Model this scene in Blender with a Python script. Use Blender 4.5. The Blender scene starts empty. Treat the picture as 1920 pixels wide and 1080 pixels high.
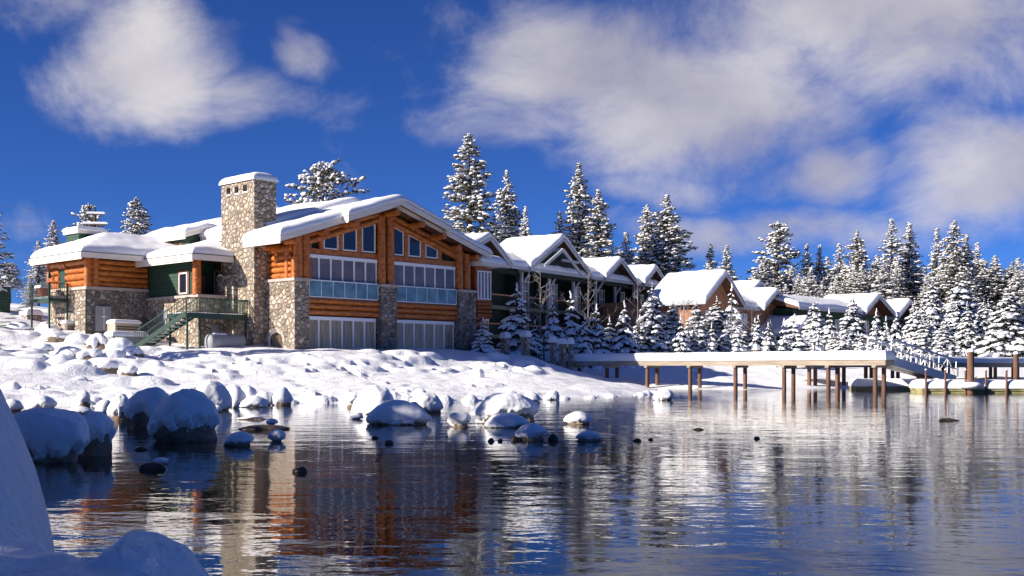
import bpy, math, random
import numpy as np
from mathutils import Vector, Matrix

# ------------------------------------------------------------------ camera, sky, sun, exposure
scene = bpy.context.scene
COL = scene.collection
FP, HZ, CH = 2150.0, 690.0, 1.4          # focal length in photo pixels, horizon row, eye height above the water
cam = bpy.data.cameras.new('camera')
cam.sensor_width = 36.0
cam.lens = FP / 1920 * 36.0
cam.shift_y = (HZ - 540) / 1920
cam.clip_start, cam.clip_end = 0.1, 9000
camo = bpy.data.objects.new('camera', cam)
camo.location = (0, 0, CH)
camo.rotation_euler = (math.radians(90), 0, 0)
COL.objects.link(camo)
scene.camera = camo

SUN_AZ = Vector((-0.925, -0.38)).normalized()     # horizontal direction towards the sun
SUN_EL = math.radians(25)
sd = Vector((SUN_AZ.x * math.cos(SUN_EL), SUN_AZ.y * math.cos(SUN_EL), math.sin(SUN_EL)))
sun = bpy.data.lights.new('sun', 'SUN')
sun.energy = 5.0
sun.angle = math.radians(0.5)
sun.color = (1.0, 0.91, 0.80)
suno = bpy.data.objects.new('sun', sun)
suno.rotation_euler = sd.to_track_quat('Z', 'Y').to_euler()
COL.objects.link(suno)

scene.view_settings.view_transform = 'Standard'
scene.view_settings.look = 'None'
scene.view_settings.gamma = 1.0
scene.view_settings.exposure = 0.70
scene.cycles.max_bounces = 8
scene.cycles.diffuse_bounces = 5
scene.cycles.glossy_bounces = 3
scene.cycles.transparent_max_bounces = 8
scene.cycles.use_denoising = True

def node(nt, typ, loc=None, **kw):
    n = nt.nodes.new(typ)
    for k, val in kw.items():
        setattr(n, k, val)
    return n

def make_world():
    w = bpy.data.worlds.new('World')
    scene.world = w
    w.use_nodes = True
    nt = w.node_tree
    nt.nodes.clear()
    L = nt.links.new
    out = node(nt, 'ShaderNodeOutputWorld')
    sky = node(nt, 'ShaderNodeTexSky', sky_type='NISHITA')
    sky.sun_disc = False
    sky.sun_elevation = SUN_EL
    sky.sun_rotation = math.atan2(SUN_AZ.x, SUN_AZ.y)
    sky.altitude = 4000
    sky.air_density = 1.0
    sky.dust_density = 0.5
    sky.ozone_density = 3.0
    hs = node(nt, 'ShaderNodeVectorMath', operation='MULTIPLY')     # the polarised, deep winter blue
    hs.inputs[1].default_value = (0.150, 0.285, 0.58)
    L(sky.outputs[0], hs.inputs[0])
    bg = node(nt, 'ShaderNodeBackground')
    bg.inputs['Strength'].default_value = 0.112
    L(hs.outputs[0], bg.inputs['Color'])
    tc = node(nt, 'ShaderNodeTexCoord')
    wn = node(nt, 'ShaderNodeTexNoise'); wn.inputs['Scale'].default_value = 5.0; wn.inputs['Detail'].default_value = 4
    L(tc.outputs['Generated'], wn.inputs['Vector'])
    wc = node(nt, 'ShaderNodeVectorMath', operation='MULTIPLY_ADD')
    L(wn.outputs['Color'], wc.inputs[0]); wc.inputs[1].default_value = (.12, .12, .12); wc.inputs[2].default_value = (-.06, -.06, -.06)
    wp = node(nt, 'ShaderNodeVectorMath', operation='ADD')
    L(tc.outputs['Generated'], wp.inputs[0]); L(wc.outputs[0], wp.inputs[1])
    # cloud banks: soft ellipsoidal regions of the sky dome broken up by noise
    banks = [((-690, 560), (170, 120), 1.2), ((-800, 660), (190, 70), 0.6), ((-382, 585), (60, 65), 1.25), ((-470, 500), (170, 60), 0.7), ((-760, 520), (150, 90), .8),
             ((110, 560), (260, 130), 1.05), ((-60, 470), (150, 60), .7), ((330, 500), (300, 150), 1.15), ((120, 470), (250, 80), 0.85), ((700, 640), (420, 160), 1.1),
             ((620, 560), (260, 120), 0.7), ((560, 360), (120, 55), 1.0), ((300, 340), (130, 40), .7), ((900, 400), (190, 110), 1.1), ((480, 270), (280, 40), 0.8),
             ((-900, 300), (90, 50), 0.35), ((250, 400), (160, 60), 0.7),
             ((2600, 500), (900, 260), 1.0), ((-2600, 420), (900, 160), 0.7), ((-1500, 1500), (900, 400), .9), ((1200, 1700), (900, 400), .9)]
    acc = None
    for (cx, cy), (rx, ry), a in banks:
        c = Vector((cx, FP, cy)).normalized()
        m = node(nt, 'ShaderNodeVectorMath', operation='SUBTRACT')
        L(wp.outputs[0], m.inputs[0])
        m.inputs[1].default_value = c
        s = node(nt, 'ShaderNodeVectorMath', operation='MULTIPLY')
        L(m.outputs[0], s.inputs[0])
        s.inputs[1].default_value = (FP / rx, FP / rx, FP / ry)
        ln = node(nt, 'ShaderNodeVectorMath', operation='LENGTH')
        L(s.outputs[0], ln.inputs[0])
        mr = node(nt, 'ShaderNodeMapRange', interpolation_type='SMOOTHSTEP')
        mr.inputs['From Min'].default_value = 0.15
        mr.inputs['From Max'].default_value = 1.6
        mr.inputs['To Min'].default_value = a
        mr.inputs['To Max'].default_value = 0.0
        L(ln.outputs['Value'], mr.inputs['Value'])
        if acc is None:
            acc = mr.outputs[0]
        else:
            mx = node(nt, 'ShaderNodeMath', operation='MAXIMUM')
            L(acc, mx.inputs[0])
            L(mr.outputs[0], mx.inputs[1])
            acc = mx.outputs[0]
    mp = node(nt, 'ShaderNodeMapping')
    mp.inputs['Scale'].default_value = (1, 1, 1.5)
    mp.inputs['Rotation'].default_value = (0, 0.35, 0)
    L(tc.outputs['Generated'], mp.inputs['Vector'])
    nz = node(nt, 'ShaderNodeTexNoise')
    nz.inputs['Scale'].default_value = 7.5
    nz.inputs['Detail'].default_value = 9
    nz.inputs['Roughness'].default_value = 0.66
    nz.inputs['Distortion'].default_value = 0.35
    L(mp.outputs[0], nz.inputs['Vector'])
    # density = smoothstep(noise + mask - 1)
    ad = node(nt, 'ShaderNodeMath', operation='MULTIPLY_ADD')
    L(nz.outputs[0], ad.inputs[0])
    ad.inputs[1].default_value = 1.75
    L(acc, ad.inputs[2])
    dn = node(nt, 'ShaderNodeMapRange', interpolation_type='SMOOTHSTEP')
    dn.inputs['From Min'].default_value = 1.06
    dn.inputs['From Max'].default_value = 2.05
    dn.inputs['To Max'].default_value = 0.84
    L(ad.outputs[0], dn.inputs['Value'])
    n2 = node(nt, 'ShaderNodeTexNoise')
    n2.inputs['Scale'].default_value = 6.0
    n2.inputs['Detail'].default_value = 8
    L(mp.outputs[0], n2.inputs['Vector'])
    cr = node(nt, 'ShaderNodeValToRGB')
    cr.color_ramp.elements[0].position = 0.35
    cr.color_ramp.elements[0].color = (0.34, 0.325, 0.38, 1)
    cr.color_ramp.elements[1].position = 0.68
    cr.color_ramp.elements[1].color = (0.62, 0.585, 0.58, 1)
    L(n2.outputs[0], cr.inputs[0])
    bc = node(nt, 'ShaderNodeBackground')
    L(cr.outputs[0], bc.inputs['Color'])
    bc.inputs['Strength'].default_value = 0.84
    mix = node(nt, 'ShaderNodeMixShader')
    L(dn.outputs[0], mix.inputs[0])
    L(bg.outputs[0], mix.inputs[1])
    L(bc.outputs[0], mix.inputs[2])
    L(mix.outputs[0], out.inputs['Surface'])
make_world()

# ------------------------------------------------------------------ numeric helpers
rng = np.random.default_rng(7)
_perm = np.random.default_rng(3).permutation(256)
_perm = np.concatenate([_perm, _perm, _perm])
_grad = np.random.default_rng(4).normal(size=(256, 3))
_grad /= np.linalg.norm(_grad, axis=1)[:, None]

def perlin(p):
    p = np.asarray(p, float)
    i = np.floor(p).astype(int)
    f = p - i
    i &= 255
    u = f * f * f * (f * (f * 6 - 15) + 10)
    r = 0
    for dx in (0, 1):
        wx = u[:, 0] if dx else 1 - u[:, 0]
        for dy in (0, 1):
            wy = u[:, 1] if dy else 1 - u[:, 1]
            for dz in (0, 1):
                wz = u[:, 2] if dz else 1 - u[:, 2]
                h = _perm[_perm[_perm[(i[:, 0] + dx) & 255] + ((i[:, 1] + dy) & 255)] + ((i[:, 2] + dz) & 255)]
                g = _grad[h]
                d = f - np.array([dx, dy, dz])
                r = r + wx * wy * wz * (g * d).sum(1)
    return r

def fbm(p, octv=4, gain=0.5):
    a, s, q = 1.0, 0, np.asarray(p, float)
    for k in range(octv):
        s = s + a * perlin(q + 17.3 * k)
        q = q * 2.03
        a *= gain
    return s

def n2(x, y, sc, octv=3, off=0.0):
    x = np.asarray(x, float); y = np.asarray(y, float)
    return fbm(np.stack([x.ravel() * sc, y.ravel() * sc, np.full(x.size, off)], 1), octv).reshape(x.shape)

def sstep(a, b, x):
    t = np.clip((np.asarray(x, float) - a) / (b - a), 0, 1)
    return t * t * (3 - 2 * t)

def wpt(px, py, Y):                       # the place, at depth Y, that the photo shows at this pixel
    return Vector(((px - 960) / FP * Y, Y, CH + (HZ - py) / FP * Y))

# ------------------------------------------------------------------ mesh builder
class MB:
    def __init__(self):
        self.v = []; self.f = []; self.sm = []
        self.n = 0
    def add(self, verts, faces, smooth=False):
        verts = np.asarray(verts, float).reshape(-1, 3)
        self.v.append(verts)
        o = self.n
        self.f.extend([tuple(int(i) + o for i in fc) for fc in faces])
        self.sm.extend([smooth] * len(faces))
        self.n += len(verts)
        return self
    def box(self, x0, x1, y0, y1, z0, z1):
        v = [(x, y, z) for z in (z0, z1) for y in (y0, y1) for x in (x0, x1)]
        return self.add(v, [(0, 2, 3, 1), (4, 5, 7, 6), (0, 1, 5, 4), (2, 6, 7, 3), (0, 4, 6, 2), (1, 3, 7, 5)])
    def prism(self, pts, axis, a0, a1):   # 2-D outline extruded along an axis: 'y' takes (x, z) points, 'x' takes (y, z), 'z' takes (x, y)
        n = len(pts)
        def mk(p, a):
            return {'y': (p[0], a, p[1]), 'x': (a, p[0], p[1]), 'z': (p[0], p[1], a)}[axis]
        v = [mk(p, a0) for p in pts] + [mk(p, a1) for p in pts]
        f = [tuple(range(n)), tuple(range(2 * n - 1, n - 1, -1))] + [(i, i + n, (i + 1) % n + n, (i + 1) % n) for i in range(n)]
        return self.add(v, f)
    def cyl(self, p0, p1, r0, r1=None, n=10, smooth=True, caps=True):
        r1 = r0 if r1 is None else r1
        p0 = Vector(p0); p1 = Vector(p1)
        d = (p1 - p0)
        if d.length < 1e-6: return self
        d.normalize()
        a = d.orthogonal().normalized(); b = d.cross(a)
        v = []
        for p, r in ((p0, r0), (p1, r1)):
            for i in range(n):
                t = 2 * math.pi * i / n
                v.append(p + a * (r * math.cos(t)) + b * (r * math.sin(t)))
        self.add([tuple(q) for q in v], [(i, (i + 1) % n, (i + 1) % n + n, i + n) for i in range(n)], smooth)
        if caps:
            self.add([tuple(q) for q in v[:n]], [tuple(range(n - 1, -1, -1))])
            self.add([tuple(q) for q in v[n:]], [tuple(range(n))])
        return self
    def tube(self, pts, r, n=6):
        for i in range(len(pts) - 1):
            self.cyl(pts[i], pts[i + 1], r, n=n, caps=(i in (0, len(pts) - 2)))
        return self
    def bar(self, p0, p1, w, h):          # a beam of rectangular section
        p0 = Vector(p0); p1 = Vector(p1)
        d = (p1 - p0).normalized()
        up = Vector((0, 0, 1)) if abs(d.z) < 0.95 else Vector((1, 0, 0))
        a = d.cross(up).normalized() * (w / 2); b = a.cross(d).normalized() * (h / 2)
        v = [p + sx * a + sy * b for p in (p0, p1) for sy in (-1, 1) for sx in (-1, 1)]
        return self.add([tuple(q) for q in v], [(0, 2, 3, 1), (4, 5, 7, 6), (0, 1, 5, 4), (2, 6, 7, 3), (0, 4, 6, 2), (1, 3, 7, 5)])
    def ring(self, pts, w, y0, y1):       # a frame following an (x, z) outline, w wide, from y0 to y1
        n = len(pts)
        area = sum(pts[i][0] * pts[(i + 1) % n][1] - pts[(i + 1) % n][0] * pts[i][1] for i in range(n))
        sg = 1 if area > 0 else -1
        ins = []
        for i in range(n):
            p = Vector(pts[i]); a = (p - Vector(pts[i - 1])).normalized(); b = (Vector(pts[(i + 1) % n]) - p).normalized()
            na = Vector((-a.y, a.x)) * sg; nb = Vector((-b.y, b.x)) * sg
            m = (na + nb); m = m / max(m.length_squared / 2, 1e-3)
            ins.append(p + m * w)
        v = [(p[0], y, p[1]) for y in (y0, y1) for p in pts] + [(p[0], y, p[1]) for y in (y0, y1) for p in ins]
        f = []
        for i in range(n):
            j = (i + 1) % n
            f += [(i, j, 2 * n + j, 2 * n + i), (n + i, 3 * n + i, 3 * n + j, n + j), (i, n + i, n + j, j), (2 * n + i, 2 * n + j, 3 * n + j, 3 * n + i)]
        return self.add(v, f)
    def build(self, name, mat, parent=None, world=False):
        me = bpy.data.meshes.new(name)
        V = np.concatenate(self.v) if self.v else np.zeros((0, 3))
        me.from_pydata([tuple(x) for x in V], [], self.f)
        me.materials.append(mat)
        me.polygons.foreach_set('use_smooth', self.sm)
        me.update()
        o = bpy.data.objects.new(name, me)
        COL.objects.link(o)
        if parent is not None: o.parent = parent
        return o

def grid_mb(P, closed=False):             # P: (na, nb, 3) array of points -> smooth sheet
    na, nb = P.shape[:2]
    idx = np.arange(na * nb).reshape(na, nb)
    q = np.stack([idx[:-1, :-1], idx[:-1, 1:], idx[1:, 1:], idx[1:, :-1]], -1).reshape(-1, 4)
    mb = MB()
    mb.add(P.reshape(-1, 3), q.tolist(), True)
    return mb

def fast_mesh(name, V, F, mat, smooth=True):  # F: (n, k) array
    me = bpy.data.meshes.new(name)
    n, k = F.shape
    me.vertices.add(len(V)); me.vertices.foreach_set('co', np.asarray(V, np.float32).ravel())
    me.loops.add(n * k); me.loops.foreach_set('vertex_index', F.astype(np.int32).ravel())
    me.polygons.add(n); me.polygons.foreach_set('loop_start', np.arange(0, n * k, k, dtype=np.int32))
    me.polygons.foreach_set('loop_total', np.full(n, k, np.int32))
    me.polygons.foreach_set('use_smooth', np.full(n, smooth))
    me.materials.append(mat)
    me.update(calc_edges=True)
    me.validate()
    return me

def tag(o, label=None, cat=None, group=None, kind=None):
    if label: o['label'] = label
    if cat: o['category'] = cat
    if group: o['group'] = group
    if kind: o['kind'] = kind
    return o

def thing(name, label, cat, loc=(0, 0, 0), rz=0.0, group=None):
    o = bpy.data.objects.new(name, None)
    o.empty_display_size = 0.3
    o.location = loc; o.rotation_euler = (0, 0, rz)
    COL.objects.link(o)
    return tag(o, label, cat, group)

# ------------------------------------------------------------------ materials
MATS = {}
def mat(name, color=(0.5, 0.5, 0.5), rough=0.7, var=0.0, vscale=2.0, col2=None, metallic=0.0, bump=0.0, bscale=20.0, spec=0.5, ior=1.45, stretch=(1, 1, 1), detail=4, bdist=0.02):
    m = bpy.data.materials.new(name)
    m.use_nodes = True
    nt = m.node_tree
    b = nt.nodes['Principled BSDF']
    b.inputs['Base Color'].default_value = (*color, 1)
    b.inputs['Roughness'].default_value = rough
    b.inputs['Metallic'].default_value = metallic
    b.inputs['IOR'].default_value = ior
    b.inputs['Specular IOR Level'].default_value = spec
    tc = node(nt, 'ShaderNodeTexCoord')
    mp = node(nt, 'ShaderNodeMapping')
    mp.inputs['Scale'].default_value = stretch
    nt.links.new(tc.outputs['Object'], mp.inputs['Vector'])
    if var or col2:
        nz = node(nt, 'ShaderNodeTexNoise')
        nz.inputs['Scale'].default_value = vscale
        nz.inputs['Detail'].default_value = detail
        nt.links.new(mp.outputs[0], nz.inputs['Vector'])
        cr = node(nt, 'ShaderNodeValToRGB')
        c2 = col2 or tuple(c * (1 - var) for c in color)
        c1 = color if col2 else tuple(min(1, c * (1 + var)) for c in color)
        cr.color_ramp.elements[0].position = 0.36; cr.color_ramp.elements[0].color = (*c2, 1)
        cr.color_ramp.elements[1].position = 0.64; cr.color_ramp.elements[1].color = (*c1, 1)
        nt.links.new(nz.outputs[0], cr.inputs[0])
        nt.links.new(cr.outputs[0], b.inputs['Base Color'])
    if bump:
        nb = node(nt, 'ShaderNodeTexNoise')
        nb.inputs['Scale'].default_value = bscale
        nb.inputs['Detail'].default_value = 4
        nt.links.new(mp.outputs[0], nb.inputs['Vector'])
        bp = node(nt, 'ShaderNodeBump')
        bp.inputs['Strength'].default_value = bump
        bp.inputs['Distance'].default_value = bdist
        nt.links.new(nb.outputs[0], bp.inputs['Height'])
        nt.links.new(bp.outputs[0], b.inputs['Normal'])
    MATS[name] = m
    return m

def stone_mat(name, scale=3.3, cols=((0.27, 0.21, 0.16), (0.48, 0.39, 0.30), (0.58, 0.50, 0.41), (0.37, 0.29, 0.22), (0.52, 0.41, 0.29)), mortar=(0.17, 0.145, 0.12), strength=1.0):
    m = mat(name, rough=0.85)
    nt = m.node_tree; b = nt.nodes['Principled BSDF']; L = nt.links.new
    tc = node(nt, 'ShaderNodeTexCoord')
    mp = node(nt, 'ShaderNodeMapping'); mp.inputs['Scale'].default_value = (1, 1, 1.15)
    L(tc.outputs['Object'], mp.inputs['Vector'])
    nz = node(nt, 'ShaderNodeTexNoise'); nz.inputs['Scale'].default_value = 2.5
    L(mp.outputs[0], nz.inputs['Vector'])
    mxv = node(nt, 'ShaderNodeMix', data_type='VECTOR'); mxv.inputs['Factor'].default_value = 0.13
    L(mp.outputs[0], mxv.inputs[4]); L(nz.outputs['Color'], mxv.inputs[5])
    vo = node(nt, 'ShaderNodeTexVoronoi'); vo.inputs['Scale'].default_value = scale
    L(mxv.outputs[1], vo.inputs['Vector'])
    ve = node(nt, 'ShaderNodeTexVoronoi', feature='DISTANCE_TO_EDGE'); ve.inputs['Scale'].default_value = scale
    L(mxv.outputs[1], ve.inputs['Vector'])
    sp = node(nt, 'ShaderNodeSeparateColor'); L(vo.outputs['Color'], sp.inputs[0])
    cr = node(nt, 'ShaderNodeValToRGB'); cr.color_ramp.interpolation = 'CONSTANT'
    e = cr.color_ramp.elements
    e[0].position = 0; e[0].color = (*cols[0], 1); e[1].position = 0.18; e[1].color = (*cols[1], 1)
    for k, c in enumerate(cols[2:]):
        x = e.new(0.4 + 0.2 * k); x.color = (*c, 1)
    L(sp.outputs[0], cr.inputs[0])
    nz2 = node(nt, 'ShaderNodeTexNoise'); nz2.inputs['Scale'].default_value = 9; nz2.inputs['Detail'].default_value = 6
    L(mp.outputs[0], nz2.inputs['Vector'])
    mr2 = node(nt, 'ShaderNodeMapRange'); mr2.inputs['To Min'].default_value = 0.7; mr2.inputs['To Max'].default_value = 1.25
    L(nz2.outputs[0], mr2.inputs['Value'])
    mu = node(nt, 'ShaderNodeVectorMath', operation='SCALE'); L(cr.outputs[0], mu.inputs[0]); L(mr2.outputs[0], mu.inputs['Scale'])
    mr = node(nt, 'ShaderNodeMapRange', interpolation_type='SMOOTHSTEP'); mr.inputs['From Min'].default_value = 0.02; mr.inputs['From Max'].default_value = 0.10
    L(ve.outputs['Distance'], mr.inputs['Value'])
    mc = node(nt, 'ShaderNodeMix', data_type='RGBA'); mc.inputs[6].default_value = (*mortar, 1)
    L(mr.outputs[0], mc.inputs['Factor']); L(mu.outputs[0], mc.inputs[7])
    L(mc.outputs[2], b.inputs['Base Color'])
    mh = node(nt, 'ShaderNodeMapRange', interpolation_type='SMOOTHERSTEP'); mh.inputs['From Max'].default_value = 0.28
    L(ve.outputs['Distance'], mh.inputs['Value'])
    bp = node(nt, 'ShaderNodeBump'); bp.inputs['Strength'].default_value = strength; bp.inputs['Distance'].default_value = 0.09
    L(mh.outputs[0], bp.inputs['Height']); L(bp.outputs[0], b.inputs['Normal'])
    return m

def snow_mat(name='snow', color=(0.90, 0.905, 0.92), b1=0.35, sc=3.0):
    m = mat(name, color, rough=0.75, spec=0.25)
    nt = m.node_tree; b = nt.nodes['Principled BSDF']; L = nt.links.new
    g = node(nt, 'ShaderNodeNewGeometry')
    n1 = node(nt, 'ShaderNodeTexNoise'); n1.inputs['Scale'].default_value = sc; n1.inputs['Detail'].default_value = 5
    n2_ = node(nt, 'ShaderNodeTexNoise'); n2_.inputs['Scale'].default_value = sc * 22; n2_.inputs['Detail'].default_value = 2
    L(g.outputs['Position'], n1.inputs['Vector']); L(g.outputs['Position'], n2_.inputs['Vector'])
    a = node(nt, 'ShaderNodeBump'); a.inputs['Strength'].default_value = b1; a.inputs['Distance'].default_value = 0.08
    c = node(nt, 'ShaderNodeBump'); c.inputs['Strength'].default_value = 0.5; c.inputs['Distance'].default_value = 0.008
    L(n1.outputs[0], a.inputs['Height']); L(n2_.outputs[0], c.inputs['Height']); L(a.outputs[0], c.inputs['Normal'])
    L(c.outputs[0], b.inputs['Normal'])
    return m

M_snow = snow_mat()
M_rsnow = snow_mat('roof_snow', b1=0.18, sc=1.2)
M_tsnow = mat('tree_snow', (0.88, 0.89, 0.92), rough=0.8, spec=0.2)
M_white = mat('white_painted_wood', (0.74, 0.68, 0.61), 0.6, var=0.08, vscale=1.5, bump=0.3, bscale=6, stretch=(1, 1, 5))
M_edge = mat('dark_roof_edge', (0.03, 0.025, 0.025), 0.7)
M_log = mat('varnished_log', (0.58, 0.19, 0.034), 0.42, col2=(0.32, 0.082, 0.014), vscale=3.2, bump=0.35, bscale=9, stretch=(1, 1, 2.2))
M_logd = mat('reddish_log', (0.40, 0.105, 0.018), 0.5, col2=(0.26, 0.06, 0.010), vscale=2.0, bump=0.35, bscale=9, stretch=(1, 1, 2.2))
M_stone = stone_mat('river_rock')
M_stone_shade = stone_mat('shaded_river_rock', 3.5, ((0.15, 0.13, 0.12), (0.32, 0.28, 0.25), (0.42, 0.37, 0.32), (0.23, 0.19, 0.165), (0.33, 0.26, 0.20)))  # darker copy of the river rock, shade painted into its colours
M_cap = mat('concrete_cap', (0.46, 0.38, 0.33), 0.8, var=0.12, vscale=3)
M_frame = mat('white_window_frame', (0.86, 0.86, 0.87), 0.45)
M_glass = mat('dark_glass', (0.014, 0.015, 0.028), 0.06, ior=1.55, spec=0.5, bump=0.03, bscale=0.8, bdist=0.05)
M_glassw = mat('curtained_glass', (0.42, 0.31, 0.19), 0.14, ior=1.45, col2=(0.22, 0.165, 0.11), vscale=1.4, stretch=(6, 6, .5), spec=0.5)
M_glassu = mat('upper_glass', (0.22, 0.155, 0.14), 0.10, ior=1.5, col2=(0.12, 0.09, 0.095), vscale=0.8, spec=0.5)
M_rail = mat('rail_glass', (0.16, 0.27, 0.31), 0.08, ior=1.6, col2=(0.08, 0.15, 0.18), vscale=1.4)
M_green = mat('green_metal', (0.016, 0.052, 0.036), 0.45)
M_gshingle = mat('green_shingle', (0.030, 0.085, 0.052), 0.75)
M_brown = mat('brown_trim', (0.16, 0.062, 0.035), 0.6, var=0.2)
M_soffit = mat('soffit_boards', (0.13, 0.055, 0.028), 0.7, var=0.25, vscale=4)
M_grey = mat('grey_metal', (0.28, 0.29, 0.31), 0.55, var=0.08)
M_beige = mat('beige_metal', (0.42, 0.36, 0.28), 0.6, var=0.08)
M_darkgap = mat('dark_opening', (0.012, 0.014, 0.013), 0.9)
M_bark = mat('pine_bark', (0.085, 0.055, 0.038), 0.9, var=0.35, vscale=4, stretch=(1, 1, .3))
M_needle = mat('pine_needles', (0.14, 0.12, 0.055), 0.75, col2=(0.07, 0.068, 0.034), vscale=1.2)
M_needleb = mat('spruce_needles', (0.030, 0.046, 0.034), 0.75, col2=(0.016, 0.026, 0.022), vscale=1.5)
M_frost = mat('frosted_twigs', (0.40, 0.38, 0.40), 0.85, col2=(0.20, 0.16, 0.14), vscale=3)
M_rock = mat('granite', (0.27, 0.20, 0.14), 0.85, col2=(0.10, 0.072, 0.052), vscale=2.2, bump=1.0, bscale=5, bdist=0.08, detail=8)
M_wetrock = mat('wet_rock', (0.075, 0.055, 0.04), 0.35, col2=(0.025, 0.02, 0.018), vscale=5, bump=0.8, bscale=9, bdist=0.03)
M_pile = mat('pile_wood', (0.22, 0.115, 0.07), 0.75, col2=(0.12, 0.062, 0.042), vscale=3, stretch=(3, 3, .4))
M_dock = mat('dock_timber', (0.44, 0.37, 0.29), 0.8, col2=(0.30, 0.245, 0.19), vscale=1.2, stretch=(.5, .5, 6))
M_float = mat('float_timber', (0.50, 0.45, 0.22), 0.8, col2=(0.22, 0.21, 0.09), vscale=1.5, stretch=(1, 1, 3))
M_alum = mat('aluminium', (0.74, 0.73, 0.71), 0.5)
M_tan = mat('tan_shingle', (0.36, 0.17, 0.085), 0.75, var=0.15, vscale=2)
M_wire = mat('wire', (0.35, 0.35, 0.4), 0.5)
M_lamp = mat('lamp_metal', (0.05, 0.05, 0.05), 0.5)
M_red = mat('terracotta', (0.35, 0.06, 0.03), 0.7)

def shingle(m, row=0.22):
    nt = m.node_tree; b = nt.nodes['Principled BSDF']; L = nt.links.new
    base = tuple(b.inputs['Base Color'].default_value)
    tc = node(nt, 'ShaderNodeTexCoord')
    sx = node(nt, 'ShaderNodeSeparateXYZ'); L(tc.outputs['Object'], sx.inputs[0])
    ad = node(nt, 'ShaderNodeMath', operation='ADD'); L(sx.outputs[0], ad.inputs[0]); L(sx.outputs[1], ad.inputs[1])
    cb = node(nt, 'ShaderNodeCombineXYZ'); L(ad.outputs[0], cb.inputs[0]); L(sx.outputs[2], cb.inputs[1])
    br = node(nt, 'ShaderNodeTexBrick')
    br.inputs['Scale'].default_value = 1.0; br.inputs['Row Height'].default_value = row; br.inputs['Brick Width'].default_value = 0.30
    br.inputs['Mortar Size'].default_value = 0.018; br.inputs['Mortar Smooth'].default_value = 0.4
    br.inputs['Color1'].default_value = base
    br.inputs['Color2'].default_value = tuple(c * 0.72 for c in base[:3]) + (1,)
    br.inputs['Mortar'].default_value = tuple(c * 0.35 for c in base[:3]) + (1,)
    L(cb.outputs[0], br.inputs['Vector'])
    L(br.outputs['Color'], b.inputs['Base Color'])
    bp = node(nt, 'ShaderNodeBump'); bp.invert = True; bp.inputs['Distance'].default_value = 0.03; bp.inputs['Strength'].default_value = 0.8
    L(br.outputs['Fac'], bp.inputs['Height']); L(bp.outputs[0], b.inputs['Normal'])
shingle(M_gshingle)
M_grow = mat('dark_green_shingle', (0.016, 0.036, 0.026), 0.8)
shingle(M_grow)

# ------------------------------------------------------------------ terrain
SHORE = [(100, 762), (230, 763), (330, 761), (420, 760), (500, 757), (560, 756), (640, 756), (720, 757), (800, 756), (860, 754), (920, 751), (1000, 749), (1060, 748), (1100, 746), (1170, 743), (1228, 740)]
CP = []
for px, py in SHORE:
    D = CH * FP / (py - HZ)
    CP.append(((px - 960) / FP * D, D, 0.02))
    CP.append(((px - 960) / FP * D * 0.97, D * 0.97, -0.45))
for px, D in ((1222, 78.5), (1303, 76), (1390, 74), (1480, 74), (1540, 79), (1600, 82), (1750, 87), (1920, 90), (2300, 100)):
    CP.append(((px - 960) / FP * D, D, 0.0)); CP.append(((px - 960) / FP * (D - 3), D - 3, -0.5))
for px, py, D in ((650, 735, 50), (650, 712, 58), (800, 714, 59), (900, 735, 55), (900, 712, 62), (1100, 727, 60), (1000, 706, 66), (1190, 735, 63), (780, 735, 52),
                  (400, 730, 49), (500, 735, 49), (300, 742, 46),
                  (500, 657, 68.5), (600, 657, 68.5), (680, 657, 71), (750, 658, 73.5), (820, 657, 76), (870, 657, 78), (930, 663, 80), (1000, 669, 80), (400, 653, 69),
                  (500, 703, 60), (600, 704, 61), (400, 712, 57), (700, 702, 64), (800, 700, 67), (870, 697, 71), (940, 695, 73), (1005, 696, 74),
                  (300, 722, 54), (150, 728, 50), (0, 732, 46), (-200, 725, 46), (283, 650, 71), (165, 621, 73.8), (240, 645, 71), (200, 631, 72.4), (100, 618, 76), (60, 606, 79), (20, 576, 86), (-60, 572, 86), (-400, 560, 80), (130, 612, 84), (60, 575, 100), (-30, 560, 110),
                  (100, 645, 68), (100, 690, 57), (250, 663, 68), (250, 702, 59), (0, 650, 66), (0, 700, 52), (-250, 640, 60), (330, 655, 70), (330, 690, 61), (170, 665, 66), (400, 685, 63),
                  (1060, 700, 83.7), (1147, 710, 80.5), (1200, 722, 74), (1150, 716, 74), (1130, 684, 88), (1300, 702, 84), (1400, 701, 86), (1500, 702, 86), (1600, 706, 89), (1750, 706, 95), (1900, 706, 98),
                  (1130, 672, 92), (1300, 668, 97), (1450, 668, 99), (1600, 672, 104), (1750, 678, 108), (1900, 679, 110), (2200, 679, 112), (1040, 666, 88)):
    CP.append(((px - 960) / FP * D, D, CH + (HZ - py) / FP * D))
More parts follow.
